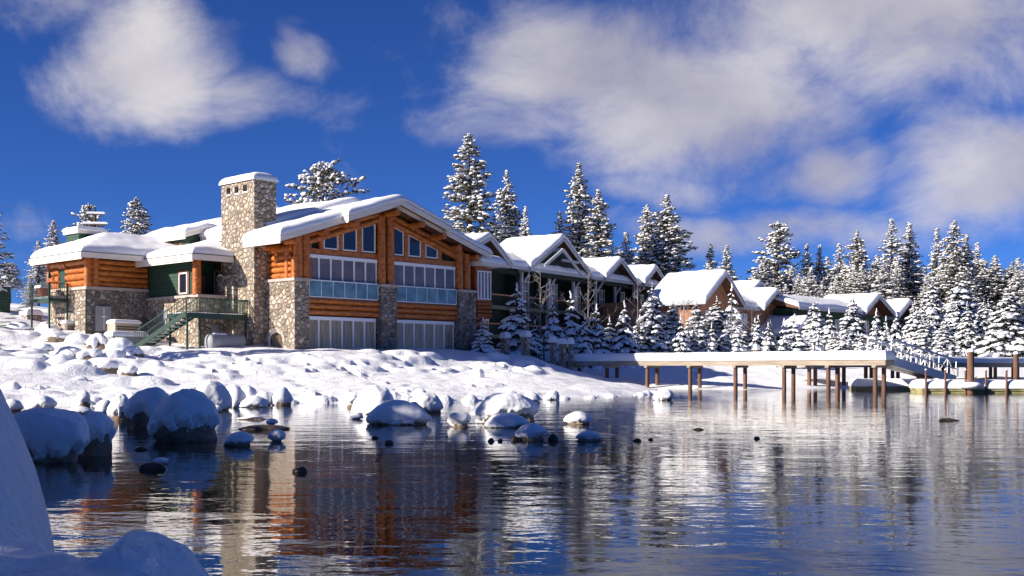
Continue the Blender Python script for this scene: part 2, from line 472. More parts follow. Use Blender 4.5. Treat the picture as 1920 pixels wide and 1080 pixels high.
for x, y, z in ((-13, 70, 2.5), (-8, 75, 2.5), (-2, 82, 2.5), (-20, 85, 3.2), (-28, 90, 4.2), (0, 105, 2.9), (15, 120, 3.0), (30, 130, 3.0), (50, 140, 2.9), (80, 150, 3.0), (-20, 130, 4.5), (-60, 130, 8), (-60, 80, 6), (0, 200, 5), (-150, 200, 12), (100, 220, 5), (250, 200, 5), (200, 110, 1.5),
                (-26, 40, 1.6), (-22, 25, 1.2), (-40, 20, 2), (-15, 12, 1.0), (-30, 0, 1.5), (-11, 20, 0.0), (-9, 13, -0.05), (-17.5, 34, .1), (-10, 24, -.5), (-7, 17, -.5), (-13.5, 30, -.5), (-17, 39, -.3),
                (-4.6, 8, 0.2), (-6, 5, .8), (-3.5, 3, .8), (0, 0, .3), (0, -6, .8), (-12, -6, 1.2), (3, 1, 0.0), (5, -3, .0), (12, -10, 0), (-2.5, 9, -.5), (1, 6, -.6), (4, 3, -.6), (0, 15, -1), (0, 30, -1.0), (-4, 25, -.9), (10, 45, -1), (20, 55, -1), (30, 30, -2), (60, 60, -1.5), (60, 0, -2), (0, 38, -.8), (35, 72, -.9), (120, 70, -1)):
    CP.append((x, y, z))
CP = np.array(CP)
def _rbf():
    d = np.hypot(CP[:, None, 0] - CP[None, :, 0], CP[:, None, 1] - CP[None, :, 1])
    n = len(CP)
    A = np.zeros((n + 1, n + 1)); A[:n, :n] = -d + np.eye(n) * -0.15; A[:n, n] = 1; A[n, :n] = 1
    return np.linalg.solve(A, np.append(CP[:, 2], 0))
RW = _rbf()
def base_h(X, Y):
    X = np.asarray(X, float); Y = np.asarray(Y, float)
    out = np.full(X.size, RW[-1]); x = X.ravel(); y = Y.ravel()
    for i in range(len(CP)):
        out -= RW[i] * np.sqrt((x - CP[i, 0]) ** 2 + (y - CP[i, 1]) ** 2 + 0.3)
    return out.reshape(X.shape)

DOMES = []                                 # x, y, radius, height of snow-buried boulders
def domes_region(n, px0, px1, D0, D1, r0, r1, h0, h1, seed, shear=0.0):
    r = random.Random(seed)
    for _ in range(n):
        px = r.uniform(px0, px1)
        D = r.uniform(D0, D1) + shear * (px - px0)
        DOMES.append(((px - 960) / FP * D, D, r.uniform(r0, r1), r.uniform(h0, h1)))
domes_region(60, -120, 330, 53, 72, 0.6, 1.6, 0.12, 0.42, 1)
domes_region(28, 300, 420, 57, 68, 0.5, 1.3, 0.08, 0.24, 2)
domes_region(55, 400, 700, 61, 67, 0.5, 1.5, 0.08, 0.22, 3)
domes_region(42, 680, 960, 66, 74, 0.5, 1.5, 0.08, 0.25, 4)
domes_region(20, 900, 1020, 72, 77, 0.5, 1.0, 0.2, 0.42, 5)
domes_region(22, 60, 520, 43, 50, 0.3, 0.8, 0.06, 0.22, 6)
domes_region(45, 500, 960, 47, 62, 0.3, 1.0, 0.03, 0.12, 7)
_r = random.Random(11)
TRACKS = []
for k in range(46):                        # a line of tracks from the stairs down to the shore
    q = k / 45
    px = 335 + 40 * math.sin(q * 5) + 120 * q; D = 68 - 18 * q
    TRACKS.append(((px - 960) / FP * D + (.12 if k % 2 else -.12), D, .2, -.10))
for k in range(62):                        # the row of rounded stones along the water's edge
    q = _r.uniform(0, len(SHORE) - 1.001); i = int(q); f_ = q - i
    px = SHORE[i][0] * (1 - f_) + SHORE[i + 1][0] * f_; py = SHORE[i][1] * (1 - f_) + SHORE[i + 1][1] * f_
    D = CH * FP / (py - HZ) + _r.uniform(-.1, 1.3)
    big = px < 960
    DOMES.append(((px - 960) / FP * D, D, _r.uniform(.2, .6 if big else .4), _r.uniform(.1, .36 if big else .2)))
NEAR = [(-4.95, 5.6, 2.55, 2.6, 0), (-1.31, 4.12, .36, .765, 0), (-2.9, 4.0, 1.5, .71, 0), (-1.95, 3.75, 1.0, .68, 0), (-1.3, 3.5, .6, .66, 0), (-1.9, 4.25, .42, .70, 0), (-2.55, 4.7, .7, .74, 0)]

def build_terrain():
    a = np.radians(np.concatenate([np.linspace(-70, -26, 50)[:-1], np.linspace(-26, 26, 760), np.linspace(26, 70, 40)[1:]]))
    r = np.concatenate([np.linspace(1.5, 9, 90)[:-1], np.linspace(9, 40, 60)[:-1], np.linspace(40, 92, 400)[:-1], np.geomspace(92, 5000, 80)])
    R, A = np.meshgrid(r, a, indexing='ij')
    X = R * np.tan(A) * np.cos(A) ** 0; Y = R
    X = R * np.tan(A)
    Z = base_h(X, Y)
    far = sstep(150, 260, np.hypot(X, Y))
    Z = Z * (1 - far) + far * (5.0 + 0 * Z)
    land = sstep(-0.05, 0.25, Z)
    lo = 0.16 * n2(X, Y, 0.35, 3, 1.7) + 0.05 * n2(X, Y, 1.3, 3, 4.1)
    Z = Z + land * lo * (1 - far)
    B = Z.copy()
    nw = n2(X, Y, 1.1, 2, 9.0) * 0.45
    Xf = X.ravel(); Yf = Y.ravel(); Zf = Z.ravel(); Bf = B.ravel(); nwf = nw.ravel()
    for x, y, rr, h in DOMES:
        i0, i1 = np.searchsorted(r, [y - rr * 1.3, y + rr * 1.3])
        sl = slice(i0 * len(a), i1 * len(a))
        d = np.hypot(Xf[sl] - x, (Yf[sl] - y)) / rr + nwf[sl] * 0.6
        m = d < 1
        if not m.any(): continue
        b0 = float(base_h(np.array([x]), np.array([y]))[0])
        ex = .62 if rr < .62 and y < 60 else .95
        top = np.maximum(b0, -0.1) + h * np.clip(1 - d[m] ** 2.4, 0, 1) ** ex
        seg = Zf[sl]; low = Bf[sl][m]
        ins = low + (h * 0.9) * np.clip(1 - d[m] ** 2.2, 0, 1) ** ex
        seg[m] = np.maximum(seg[m], np.minimum(np.maximum(top, ins - .12), ins + .25))
    Z = Zf.reshape(X.shape)
    Zt = Z.ravel()
    for x, y, rr, h in TRACKS:
        i0, i1 = np.searchsorted(r, [y - rr, y + rr]); sl = slice(i0 * len(a), i1 * len(a))
        Zt[sl] += h * np.exp(-((Xf[sl] - x) ** 2 + (Yf[sl] - y) ** 2) / (rr * .55) ** 2)
    Z = Zt.reshape(X.shape)
    Z = Z + land * (R < 95) * .05 * np.abs(n2(X, Y, 0.9, 3, 12.0))
    for _ in range(3):                     # settle the snow: soften the creases
        Zs = Z.copy()
        Zs[1:-1, 1:-1] = (Z[1:-1, 1:-1] * 4 + 2 * (Z[:-2, 1:-1] + Z[2:, 1:-1] + Z[1:-1, :-2] + Z[1:-1, 2:]) + Z[:-2, :-2] + Z[2:, 2:] + Z[:-2, 2:] + Z[2:, :-2]) / 16
        Z = np.where(land > .3, Zs, Z)
    Z = Z + land * 0.015 * n2(X, Y, 5.0, 2, 2.2) * (R < 95)
    # the snowbank the photographer stands on
    nn = R < 9.5
    def smax(p, q, k=.06):
        return .5 * (p + q + np.sqrt((p - q) ** 2 + k * k))
    for k_, (x, y, rr, h, e) in enumerate(NEAR):
        d2 = ((X - x) ** 2 + (Y - y) ** 2) / rr ** 2
        dome = h * np.sqrt(np.clip(1 - d2, 0, 1)) - 0.3 * (d2 >= 1) + 0.10 * n2(X, Y, 1.8, 2, 5.0) + .035 * n2(X, Y, 5.0, 3, 8.0) + .010 * n2(X, Y, 16.0, 2, 3.0)
        if k_ >= 2: dome = np.where(d2 < 1, h * (1 - np.clip(d2, 0, 1) ** 4) + .06 * n2(X, Y, 2.2, 2, 3.0) + .025 * n2(X, Y, 6.0, 3, 8.0) + .006 * n2(X, Y, 18.0, 2, 3.0), -.3)
        Z = np.where(nn, np.where(d2 < 1.0, smax(Z, dome), Z), Z)
    V = np.stack([X, Y, Z], -1)
    idx = np.arange(X.size).reshape(X.shape)
    q = np.stack([idx[:-1, :-1], idx[:-1, 1:], idx[1:, 1:], idx[1:, :-1]], -1).reshape(-1, 4)
    me = fast_mesh('ground', V.reshape(-1, 3), q, snow_mat('ground_snow', b1=.7, sc=9.0))
    o = bpy.data.objects.new('ground', me); COL.objects.link(o)
    tag(o, kind='structure', label='snow covered lake bank with buried boulders')
    return V
build_terrain()

def gz(x, y):
    return float(base_h(np.array([x]), np.array([y]))[0])

# ------------------------------------------------------------------ water
def build_water():
    m = mat('lake_water', (0.024, 0.018, 0.011), rough=0.02, ior=1.33)
    nt = m.node_tree; b = nt.nodes['Principled BSDF']; L = nt.links.new
    g = node(nt, 'ShaderNodeNewGeometry')
    hs = []
    for sc, st, w in ((0.7, (0.7, 1.5, 1), 0.72), (2.4, (0.8, 1.4, 1), 0.26), (8.0, (0.8, 1.2, 1), 0.075)):
        mp = node(nt, 'ShaderNodeMapping'); mp.inputs['Scale'].default_value = st; mp.inputs['Rotation'].default_value = (0, 0, 0.2 * sc % 1)
        L(g.outputs['Position'], mp.inputs['Vector'])
        nz = node(nt, 'ShaderNodeTexNoise'); nz.inputs['Scale'].default_value = sc; nz.inputs['Detail'].default_value = 2.5
        L(mp.outputs[0], nz.inputs['Vector'])
        mu = node(nt, 'ShaderNodeMath', operation='MULTIPLY'); mu.inputs[1].default_value = w
        L(nz.outputs[0], mu.inputs[0]); hs.append(mu.outputs[0])
    ad = node(nt, 'ShaderNodeMath', operation='ADD'); L(hs[0], ad.inputs[0]); L(hs[1], ad.inputs[1])
    a2 = node(nt, 'ShaderNodeMath', operation='ADD'); L(ad.outputs[0], a2.inputs[0]); L(hs[2], a2.inputs[1])
    # wind patches make the ripples stronger or weaker
    np_ = node(nt, 'ShaderNodeTexNoise'); np_.inputs['Scale'].default_value = 0.12; np_.inputs['Detail'].default_value = 3
    L(g.outputs['Position'], np_.inputs['Vector'])
    mr = node(nt, 'ShaderNodeMapRange'); mr.inputs['From Min'].default_value = 0.35; mr.inputs['From Max'].default_value = 0.65
    mr.inputs['To Min'].default_value = 0.20; mr.inputs['To Max'].default_value = 0.55
    L(np_.outputs[0], mr.inputs['Value'])
    bp = node(nt, 'ShaderNodeBump'); bp.inputs['Distance'].default_value = 0.05
    L(mr.outputs[0], bp.inputs['Strength']); L(a2.outputs[0], bp.inputs['Height'])
    L(bp.outputs[0], b.inputs['Normal'])
    mb = MB(); mb.add([(-3000, -500, 0), (3000, -500, 0), (3000, 3000, 0), (-3000, 3000, 0)], [(0, 1, 2, 3)])
    o = mb.build('lake_water', m)
    tag(o, kind='structure', label='dark rippled lake water reflecting lodge and sky')
build_water()

# ------------------------------------------------------------------ roofs and snow sheets
def snow_sheet(fn, la, lb, thick, na, nb, r=0.45, edges=(1, 1, 1, 1), seed=0, amp=0.085, bulge=0.06):
    """fn(a,b arrays)->(x,y,z) roof surface; thickness falls off at the flagged edges (a0,a1,b0,b1)"""
    def dist(n, L_, e0, e1):
        # more rows at the rounded edges
        t = np.linspace(0, 1, n)
        k = r / L_
        ext = []
        if e0: ext += list(k * np.array([0.0, 0.03, 0.1, 0.25, 0.5, 0.8]))
        if e1: ext += list(1 - k * np.array([0.0, 0.03, 0.1, 0.25, 0.5, 0.8]))
        return np.unique(np.clip(np.concatenate([t, ext]), 0, 1))
    a = dist(na, la, edges[0], edges[1]); b = dist(nb, lb, edges[2], edges[3])
    Am, Bm = np.meshgrid(a, b, indexing='ij')
    x, y, z = fn(Am, Bm)
    d = np.full(Am.shape, 9.0)
    if edges[0]: d = np.minimum(d, Am * la)
    if edges[1]: d = np.minimum(d, (1 - Am) * la)
    if edges[2]: d = np.minimum(d, Bm * lb)
    if edges[3]: d = np.minimum(d, (1 - Bm) * lb)
    u = np.clip(d / r, 0, 1)
    prof = np.sqrt(np.clip(1 - (1 - u) ** 2.2, 0, 1))
    nz = n2(x, y, 0.5, 3, seed + 0.5)
    Z = z + (thick + amp * 2 * nz) * prof
    P = np.stack([x, y, Z], -1)
    # top sheet and a skirt closing to the roof
    mb = grid_mb(P)
    border = [(i, 0) for i in range(P.shape[0])] + [(P.shape[0] - 1, j) for j in range(1, P.shape[1])] + [(i, P.shape[1] - 1) for i in range(P.shape[0] - 2, -1, -1)] + [(0, j) for j in range(P.shape[1] - 2, 0, -1)]
    top = [P[i, j] for i, j in border]; bot = [np.array([x[i, j], y[i, j], z[i, j] - 0.05]) for i, j in border]
    n = len(border)
    mb.add(np.array(top + bot), [(k, k + n, (k + 1) % n + n, (k + 1) % n) for k in range(n)], True)
    return mb

def gable_roof(parent, x0, x1, xr, y0, y1, z0, z1, zr, th=0.22, fas=0.36, snow=0.4, name='roof', soff=None, edge_back=True, seed=0, fascia_mat=None, dark=True, snow_edges=(1, 1, 1, 1)):
    """ridge along local y at xr; eaves at x0 (height z0) and x1 (height z1)"""
    deck = MB().prism([(x0 + .04, z0 - .03), (xr, zr - .03), (x1 - .04, z1 - .03), (x1 - .04, z1 - th), (xr, zr - th), (x0 + .04, z0 - th)], 'y', y0 + .06, y1)
    rf = deck.build(name, soff or M_soffit, parent)
    fa = MB()
    for yy in ((y0, y0 + .055),) + (((y1, y1 + .055),) if edge_back else ()):
        fa.prism([(x0, z0), (xr, zr), (xr, zr - fas), (x0, z0 - fas)], 'y', yy[0], yy[1])
        fa.prism([(xr, zr), (x1, z1), (x1, z1 - fas), (xr, zr - fas)], 'y', yy[0], yy[1])
    fa.box(x0 - .055, x0 - .002, y0, y1, z0 - fas, z0 + .0)
    fa.box(x1 + .002, x1 + .055, y0, y1, z1 - fas, z1 + .0)
    # second, narrower board below the first
    fa.box(x0 - .03, x0 + .03, y0 + .06, y1, z0 - fas - .1, z0 - fas - .003)
    fa.build('fascia', fascia_mat or M_white, rf)
    if dark:
        ed = MB()
        ed.prism([(x0 - .08, z0 + .035), (xr, zr + .05), (x1 + .08, z1 + .035), (x1 + .08, z1 + .003), (xr, zr + .003), (x0 - .08, z0 + .003)], 'y', y0 - .03, y1 + .05)
        ed.build('drip_edge', M_edge, rf)
    def fn(a, b):
        x = np.where(b < .5, x0 - .1 + (xr - x0 + .1) * b * 2, xr + (x1 + .1 - xr) * (b - .5) * 2)
        y = (y0 - .06) + (y1 - y0 + .12) * a
        kl = (zr - z0) / (xr - x0); kr = (zr - z1) / (x1 - xr)
        dx = x - xr
        k = np.where(dx < 0, kl, kr)
        z = zr - k * (np.sqrt(dx ** 2 + 0.10) - 0.20) + .03
        z = np.minimum(z, np.where(dx < 0, z0 + kl * (x - x0), z1 + kr * (x1 - x)) + .06) 
        return x, y, z
    la = y1 - y0; lb = math.hypot(x1 - x0, (zr - min(z0, z1)) * 2)
    nb = int(max(13, min(61, lb * 3))) | 1
    if snow:
        snow_sheet(fn, la, lb, snow, int(max(8, min(50, la * 2.5))), nb, seed=seed, edges=snow_edges).build('roof_snow', M_rsnow, rf)
    return rf

TH = math.radians(47.1)
UX, UY = math.cos(TH), math.sin(TH)
LO = (-13.284, 70.0)
def lw(s, t):                              # lodge frame -> world
    return (LO[0] + UX * s - UY * t, LO[1] + UY * s + UX * t)

# ------------------------------------------------------------------ the lodge
def logs_x(mb, x0, x1, y, z0, z1, n, ends=0.0, jit=0.0, seed=0):
    r = (z1 - z0) / n / 2; rr = random.Random(seed)
    for i in range(n):
        zc = z0 + r * (2 * i + 1)
        mb.cyl((x0 - ends * rr.uniform(.6, 1.2), y, zc), (x1 + ends * rr.uniform(.6, 1.2), y, zc), r * rr.uniform(.95, 1.0), n=14)
def logs_y(mb, x, y0, y1, z0, z1, n, ends=0.0, seed=0):
    r = (z1 - z0) / n / 2; rr = random.Random(seed)
    for i in range(n):
        zc = z0 + r * (2 * i + 1)
        mb.cyl((x, y0 - ends * rr.uniform(.6, 1.2), zc), (x, y1 + ends * rr.uniform(.6, 1.2), zc), r * rr.uniform(.95, 1.0), n=14)

def window_bank(parent, x0, x1, z0, z1, y, n, glass, header=0.16, name='window'):
    fr = MB()
    fr.ring([(x0, z0), (x1, z0), (x1, z1), (x0, z1)], 0.075, y - .10, y)
    fr.box(x0 + .02, x1 - .02, y - .15, y - .02, z1 - header, z1 - .01)
    w = (x1 - x0) / n
    for i in range(1, n):
        fr.box(x0 + i * w - .055, x0 + i * w + .055, y - .085, y - .005, z0 + .075, z1 - header - .003)
    f = fr.build(name, M_frame, parent)
    MB().box(x0 + .05, x1 - .05, y - .04, y - .02, z0 + .05, z1 - header).build('pane', glass, f)
    return f

def poly_window(parent, pts, y, glass=None):
    fr = MB().ring(pts, 0.075, y - .10, y)
    f = fr.build('gable_window', M_frame, parent)
    MB().prism([(p[0], p[1]) for p in pts], 'y', y - .03, y - .012).build('pane', glass or M_glass, f)
    return f

def build_lodge():
    root = thing('log_lodge', 'lakeside lodge of orange logs and river rock with a tall chimney and glazed gable', 'lodge', (LO[0], LO[1], 0), TH)
    P = root
    B = MB
    zb = 1.6
    XR = 7.4; ZR = 12.26; KL = (12.26 - 9.30) / (7.4 + 1.63); KR = (12.26 - 9.50) / (16.32 - 7.4)
    def zt(s): return ZR - (KL * (XR - s) if s < XR else KR * (s - XR))
    # inner wall of the hall (timber), as one gabled body
    pts = [(0.35, zb), (15.3, zb), (15.3, zt(15.3) - .3), (XR, ZR - .3), (0.35, zt(.35) - .3)]
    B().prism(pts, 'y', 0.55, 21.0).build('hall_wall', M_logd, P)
    # stone: corner block, middle and right pillars
    st = B()
    # corner block with an arched opening on its left face: built from boxes around the arch
    st.box(0.02, 1.13, 0.0, 1.15, zb, 6.75)
    st.box(0.02, 1.13, 2.72, 3.1, zb, 6.75)
    st.box(0.02, 1.13, 1.15, 2.72, 3.95, 6.75)
    arc = [(1.15, 3.95)] + [(1.935 - .785 * math.cos(math.pi * i / 12), 3.05 + .62 * math.sin(math.pi * i / 12)) for i in range(13)] + [(2.72, 3.95)]
    for i in range(len(arc) - 1):
        a, b = arc[i], arc[i + 1]
        if abs(a[0] - b[0]) < 1e-5: continue
        st.add([(x, p[0], z) for x in (0.02, 1.0) for p, z in ((a, a[1]), (b, b[1]), (b, 3.951), (a, 3.951))],
               [(0, 1, 2, 3), (7, 6, 5, 4), (0, 4, 5, 1), (1, 5, 6, 2), (3, 2, 6, 7), (0, 3, 7, 4)])
    o = st.build('stone_corner', M_stone, P)
    door = B().box(.28, .34, 1.15, 2.72, zb, 3.7).build('arched_door', M_glassw, o)
    fr = B()
    pts = [(1.935 - .785 * math.cos(math.pi * i / 12), 3.05 + .62 * math.sin(math.pi * i / 12)) for i in range(13)]
    for a, b in zip(pts[:-1], pts[1:]): fr.bar((.06, a[0], a[1]), (.06, b[0], b[1]), .09, .09)
    fr.box(.015, .10, 2.63, 2.715, zb, 3.05)
    fr.box(.015, .10, 1.155, 1.2, zb, 3.05)
    fr.build('arch_frame', M_frame, o)
    ar = B()
    for i in range(11):                    # voussoirs standing proud round the arch
        a0 = math.pi * (i + .06) / 11; a1 = math.pi * (i + .94) / 11
        q = [(1.935 - r_ * math.cos(a), 3.05 + (r_ - .165) * math.sin(a)) for r_, a in ((.80, a0), (1.02, a0), (1.02, a1), (.80, a1))]
        ar.prism(q, 'x', -.05, .03)
    ar.build('arch_stones', M_cap, o)
    B().box(-.08, 1.22, -.10, 3.0, 6.75, 6.93).build('stone_cap', M_cap, P)
    for a, b in ((6.85, 8.20), (13.98, 15.65)):
        p = B().box(a, b, -.12, .62, zb, 6.72).build('stone_pillar', M_stone_shade, P)  # pillars take the stone with shade in its colours
        B().box(a - .08, b + .08, -.2, .7, 6.722, 6.90).build('stone_cap', M_cap, p)
    # log posts
    for x in (0.42, 0.98, 7.13, 7.88, 14.28, 15.02):
        B().cyl((x, .22, 6.9), (x, .22, min(zt(x) - .45, 11.4)), .30, .27, n=16).build('log_post', M_log, P)
    B().cyl((1.38, .42, 6.7), (1.38, .42, 9.3), .2, n=12).build('log_post', M_logd, P)
    # purlin logs under the overhang
    for x in (-.2, 2.0, 4.0, XR, 9.6, 11.6, 13.5, 15.3):
        z = zt(x) - .62 - (0.1 if x == XR else 0)
        o = B().cyl((x, -1.15 if 3 < x < 12 else -.65, z), (x, .6, z), .21, n=14).build('purlin', M_log, P)
    # rafter logs following the gable and the short struts between them
    o = B().cyl((1.1, .28, zt(1.1) - 1.0), (7.1, .28, zt(7.1) - 1.0), .2, n=14).cyl((7.9, .28, zt(7.9) - 1.0), (14.3, .28, zt(14.3) - 1.0), .2, n=14)
    o.cyl((.2, .36, zt(.2) - .55), (7.1, .36, zt(7.1) - .6), .22, n=14).cyl((7.9, .36, zt(7.9) - .6), (15.2, .36, zt(15.2) - .6), .22, n=14)
    o.build('rafter_log', M_log, P)
    # header beams, transom timber between gable windows
    o = B().box(1.15, 6.88, .30, .54, 8.50, 8.86).box(8.16, 14.1, .30, .54, 8.50, 8.86)
    for x in (2.30, 3.83, 5.37): o.cyl((x, .36, 8.8), (x, .36, zt(x) - 1.1), .17, n=12)
    for x in (9.42, 10.97, 12.5): o.cyl((x, .36, 8.8), (x, .36, zt(x) - 1.1), .17, n=12)
    o.build('timber_header', M_log, P)
    # gable windows
    for q in (((2.49, 8.90), (3.65, 8.90), (3.65, 9.90), (2.49, 9.55)), ((4.01, 8.91), (5.17, 8.91), (5.17, 10.39), (4.01, 10.05)), ((5.59, 8.93), (6.72, 8.93), (6.72, 10.88), (5.59, 10.53)),
              ((8.24, 8.93), (9.19, 8.93), (9.19, 10.54), (8.24, 10.84)), ((9.62, 8.93), (10.76, 8.93), (10.76, 10.09), (9.62, 10.41)), ((11.18, 8.95), (12.33, 8.95), (12.33, 9.60), (11.18, 9.91))):
        poly_window(P, q, .42)
    for q in (((1.25, 8.88), (2.11, 8.88), (2.11, 9.32), (1.25, 9.0)), ((12.75, 8.9), (13.95, 8.9), (13.95, 9.0), (12.75, 9.42))):
        B().prism(list(q), 'y', .44, .50).build('dark_panel', M_darkgap, P)
    # window walls
    for x0, x1 in ((1.14, 6.78), (8.22, 13.93)):
        f = window_bank(P, x0, x1, 5.80, 8.49, .36, 6, M_glassu, .22, 'upper_window')
        window_bank(P, x0, x1 - .1, 1.7, 4.63, .36, 6, M_glassw, .22, 'lower_window')
        rl = B().box(x0 + .02, x1 - .1, .02, .07, 6.83, 6.89).box(x0 + .02, x1 - .1, .02, .07, 5.80, 5.86)
        w = (x1 - x0 - .1) / 6
        for i in range(7): rl.box(x0 + i * w, x0 + .035 + i * w, .02, .07, 5.86, 6.83)
        rr = rl.build('balcony_rail', M_frame, P)
        B().box(x0 + .05, x1 - .1, .035, .05, 5.87, 6.82).build('rail_glass', M_rail, rr)
        lb = B(); logs_x(lb, x0 - .02, x1 + .05, .22, 4.72, 5.78, 3)
        lb.build('log_band', M_log, P)
        B().box(x0, x1, .0, .5, 5.70, 5.79).build('balcony_floor', M_brown, P)
    # the white sunlit ornament behind the right upper window rail
    # left side wall of the hall: logs
    lg = B(); logs_y(lg, .30, .55, 3.0, 6.93, 8.45, 4, 0); logs_y(lg, .42, .5, 3.0, 8.5, 9.1, 1)
    lg.cyl((.22, .98, 6.93), (.22, .98, 8.75), .21, n=14)
    lg.cyl((.1, .10, 6.93), (.1, .10, 8.2), .2, n=14)
    lg.cyl((-.9, 1.9, 8.82), (.5, 1.9, 8.95), .2, n=12)
    lg.build('side_logs', M_log, P)
    # roofs: two side fields set back, a raised middle field further out, and a raised rear roof
    gable_roof(P, -1.63, 16.4, XR, -.9, 3.0, 9.30, 9.48, 12.22, snow=.42, name='front_roof', seed=1, edge_back=False, snow_edges=(1, 1, 1, 1))
    a, b = 3.05, 11.8
    gable_roof(P, a, b, XR, -1.5, 2.2, zt(a) + .07, zt(b) + .07, 12.34, snow=.36, name='gable_canopy', seed=2, edge_back=False)
    gable_roof(P, .15, 16.4, XR, 3.0, 21.5, 10.25, 9.80, 12.62, snow=.42, name='rear_roof', seed=3)
    # chimney
    ch = B()
    x0, x1, y0, y1, z1 = -.85, .80, 3.0, 6.65, 13.2
    hz0, hz1 = 12.42, 12.92
    hy = [(3.78, 4.22), (4.72, 5.16), (5.62, 6.06)]
    ch.box(x0 + .28, x1, y0, y1, zb, z1)
    ch.box(x0, x0 + .28, y0, y1, zb, hz0); ch.box(x0, x0 + .28, y0, y1, hz1, z1)
    ys = [y0] + [q for h in hy for q in h] + [y1]
    for i in range(0, len(ys), 2): ch.box(x0, x0 + .28, ys[i], ys[i + 1], hz0, hz1)
    ch.box(x0 - .25, x0, 4.9, 6.8, zb, 7.3)
    c = ch.build('chimney', M_stone, P)
    for p, q in hy:
        B().box(x0 + .262, x0 + .278, p, q, hz0 + .002, hz1).build('flue_opening', M_darkgap, c)
        B().box(x0 - .02, x0 + .2, p, q, hz0, hz0 + .07).build('sill_snow', M_snow, c)
    def fn(a, b): return x0 - .12 + (x1 - x0 + .24) * b, y0 - .12 + (y1 - y0 + .24) * a, np.full(a.shape, z1 + .01)
    snow_sheet(fn, 3.9, 1.9, .48, 14, 10, r=.6, amp=.06).build('chimney_snow', M_rsnow, c)
    # porch: green shingled walls on a stone base, corner column, hip roof
    pb = B(); pb.box(-3.0, -.86, 5.9, 13.2, zb, 5.85)
    o = pb.build('porch_base', M_stone, P)
    B().box(-3.1, -.9, 5.78, 13.1, 5.85, 6.02).build('stone_cap', M_cap, o)
    B().box(-3.02, -3.0, 9.6, 10.6, 4.2, 5.2).build('louvre', M_grey, o)
    B().box(-2.1, -1.55, 5.86, 5.899, 3.6, 4.15).build('louvre', M_grey, o)
    w = B(); w.box(-2.86, -2.4, 6.62, 13.2, 6.02, 8.3); w.box(-2.4, -.5, 7.9, 13.2, 6.02, 8.3)
    wo = w.build('green_wall', M_gshingle, P)
    B().cyl((-2.92, 6.2, 6.02), (-2.92, 6.2, 8.2), .27, n=18).build('corner_column', M_log, P)
    # window on the green wall
    f = B(); y0w, y1w, z0w, z1w = 7.22, 8.30, 6.12, 7.48
    for a_, b_, c_, d_ in ((y0w, y1w, z0w, z0w + .08), (y0w, y1w, z1w - .08, z1w), (y0w, y0w + .09, z0w + .08, z1w - .08), (y1w - .09, y1w, z0w + .08, z1w - .08)):
        f.box(-2.95, -2.87, a_ + .08, b_ - .08 if (b_ - a_) > .5 else b_ + (.08 if a_ < 7.5 else -.08), c_, d_)
    fo = f.build('window', M_frame, P)
    B().box(-2.90, -2.865, y0w + .12, y1w - .12, z0w + .06, z1w - .06).build('pane', M_glass, fo)
    t = B(); 
    t.box(-2.93, -2.862, y0w - .12, y0w + .07, z0w - .02, z1w + .12).box(-2.93, -2.862, y1w - .07, y1w + .12, z0w - .02, z1w + .12).box(-2.93, -2.862, y0w + .07, y1w - .07, z1w + .003, z1w + .12)
    t.build('trim', M_brown, fo)
    B().box(-2.39, -1.3, 7.80, 7.90, 6.02, 7.35).build('porch_door', M_brown, P)
    # hip roof of the porch
    ex0, ey0, ey1, ze = -3.85, 5.2, 13.3, 8.46
    def pf(a, b):
        x = ex0 + (0.2 - ex0) * b; y = ey0 + (ey1 - ey0) * a
        q = np.minimum(x - ex0, y - ey0); q = q - 0.12 * np.exp(-np.abs((x - ex0) - (y - ey0)) / .3)
        return x, y, ze + .26 * q + .04
    dk = MB(); dk.box(ex0 + .03, .2, ey0 + .03, ey1, ze - .2, ze + .03)
    r_ = dk.build('porch_roof', M_soffit, P)
    fa = MB().box(ex0 - .05, ex0 + .028, ey0 - .05, ey1, ze - .36, ze).box(ex0 + .03, -.9, ey0 - .05, ey0 + .028, ze - .36, ze)
    fa.box(ex0 + .01, ex0 + .06, ey0, ey1, ze - .46, ze - .362)
    fa.build('fascia', M_white, r_)
    MB().box(ex0 - .08, .2, ey0 - .08, ey1, ze + .001, ze + .035).build('drip_edge', M_edge, r_)
    snow_sheet(pf, ey1 - ey0, .2 - ex0, .42, 34, 18, seed=5, edges=(1, 0, 1, 0)).build('roof_snow', M_rsnow, r_)
    # clerestory above
    B().box(-.75, 2.0, 10.65, 17.0, 8.2, 10.28).build('clerestory_wall', M_gshingle, P)
    cw = B()
    for y_ in (11.4, 12.1, 12.8, 13.5): cw.box(-.79, -.74, y_, y_ + .5, 9.30, 9.9)
    cw.build('clerestory_window', M_brown, P)
    gable_roof(P, -1.15, 2.4, .55, 10.4, 15.7, 10.38, 10.44, 10.95, snow=.36, fas=.28, name='clerestory_roof', seed=6)
    # left log wing
    x0, x1, y0, y1 = -7.25, -1.5, 12.0, 17.4
    o = B().box(x0 + .02, x1, y0 + .02, y1, zb, 6.42).build('wing_base', M_stone_shade, P)  # wing base in the darker stone, its shade painted in
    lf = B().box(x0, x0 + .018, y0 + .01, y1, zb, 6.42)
    lf.build('wing_base_lit_side', M_stone, o)  # thin sheet of lighter stone paints the sunlit side of the base
    B().box(x0 - .1, -3.0, y0 - .1, y1 + .05, 6.42, 6.60).build('stone_cap', M_cap, o)
    lg = B(); logs_x(lg, x0 + .3, -3.0, y0 + .2, 6.60, 8.42, 5); 
    lg.build('log_wall', M_log, P)
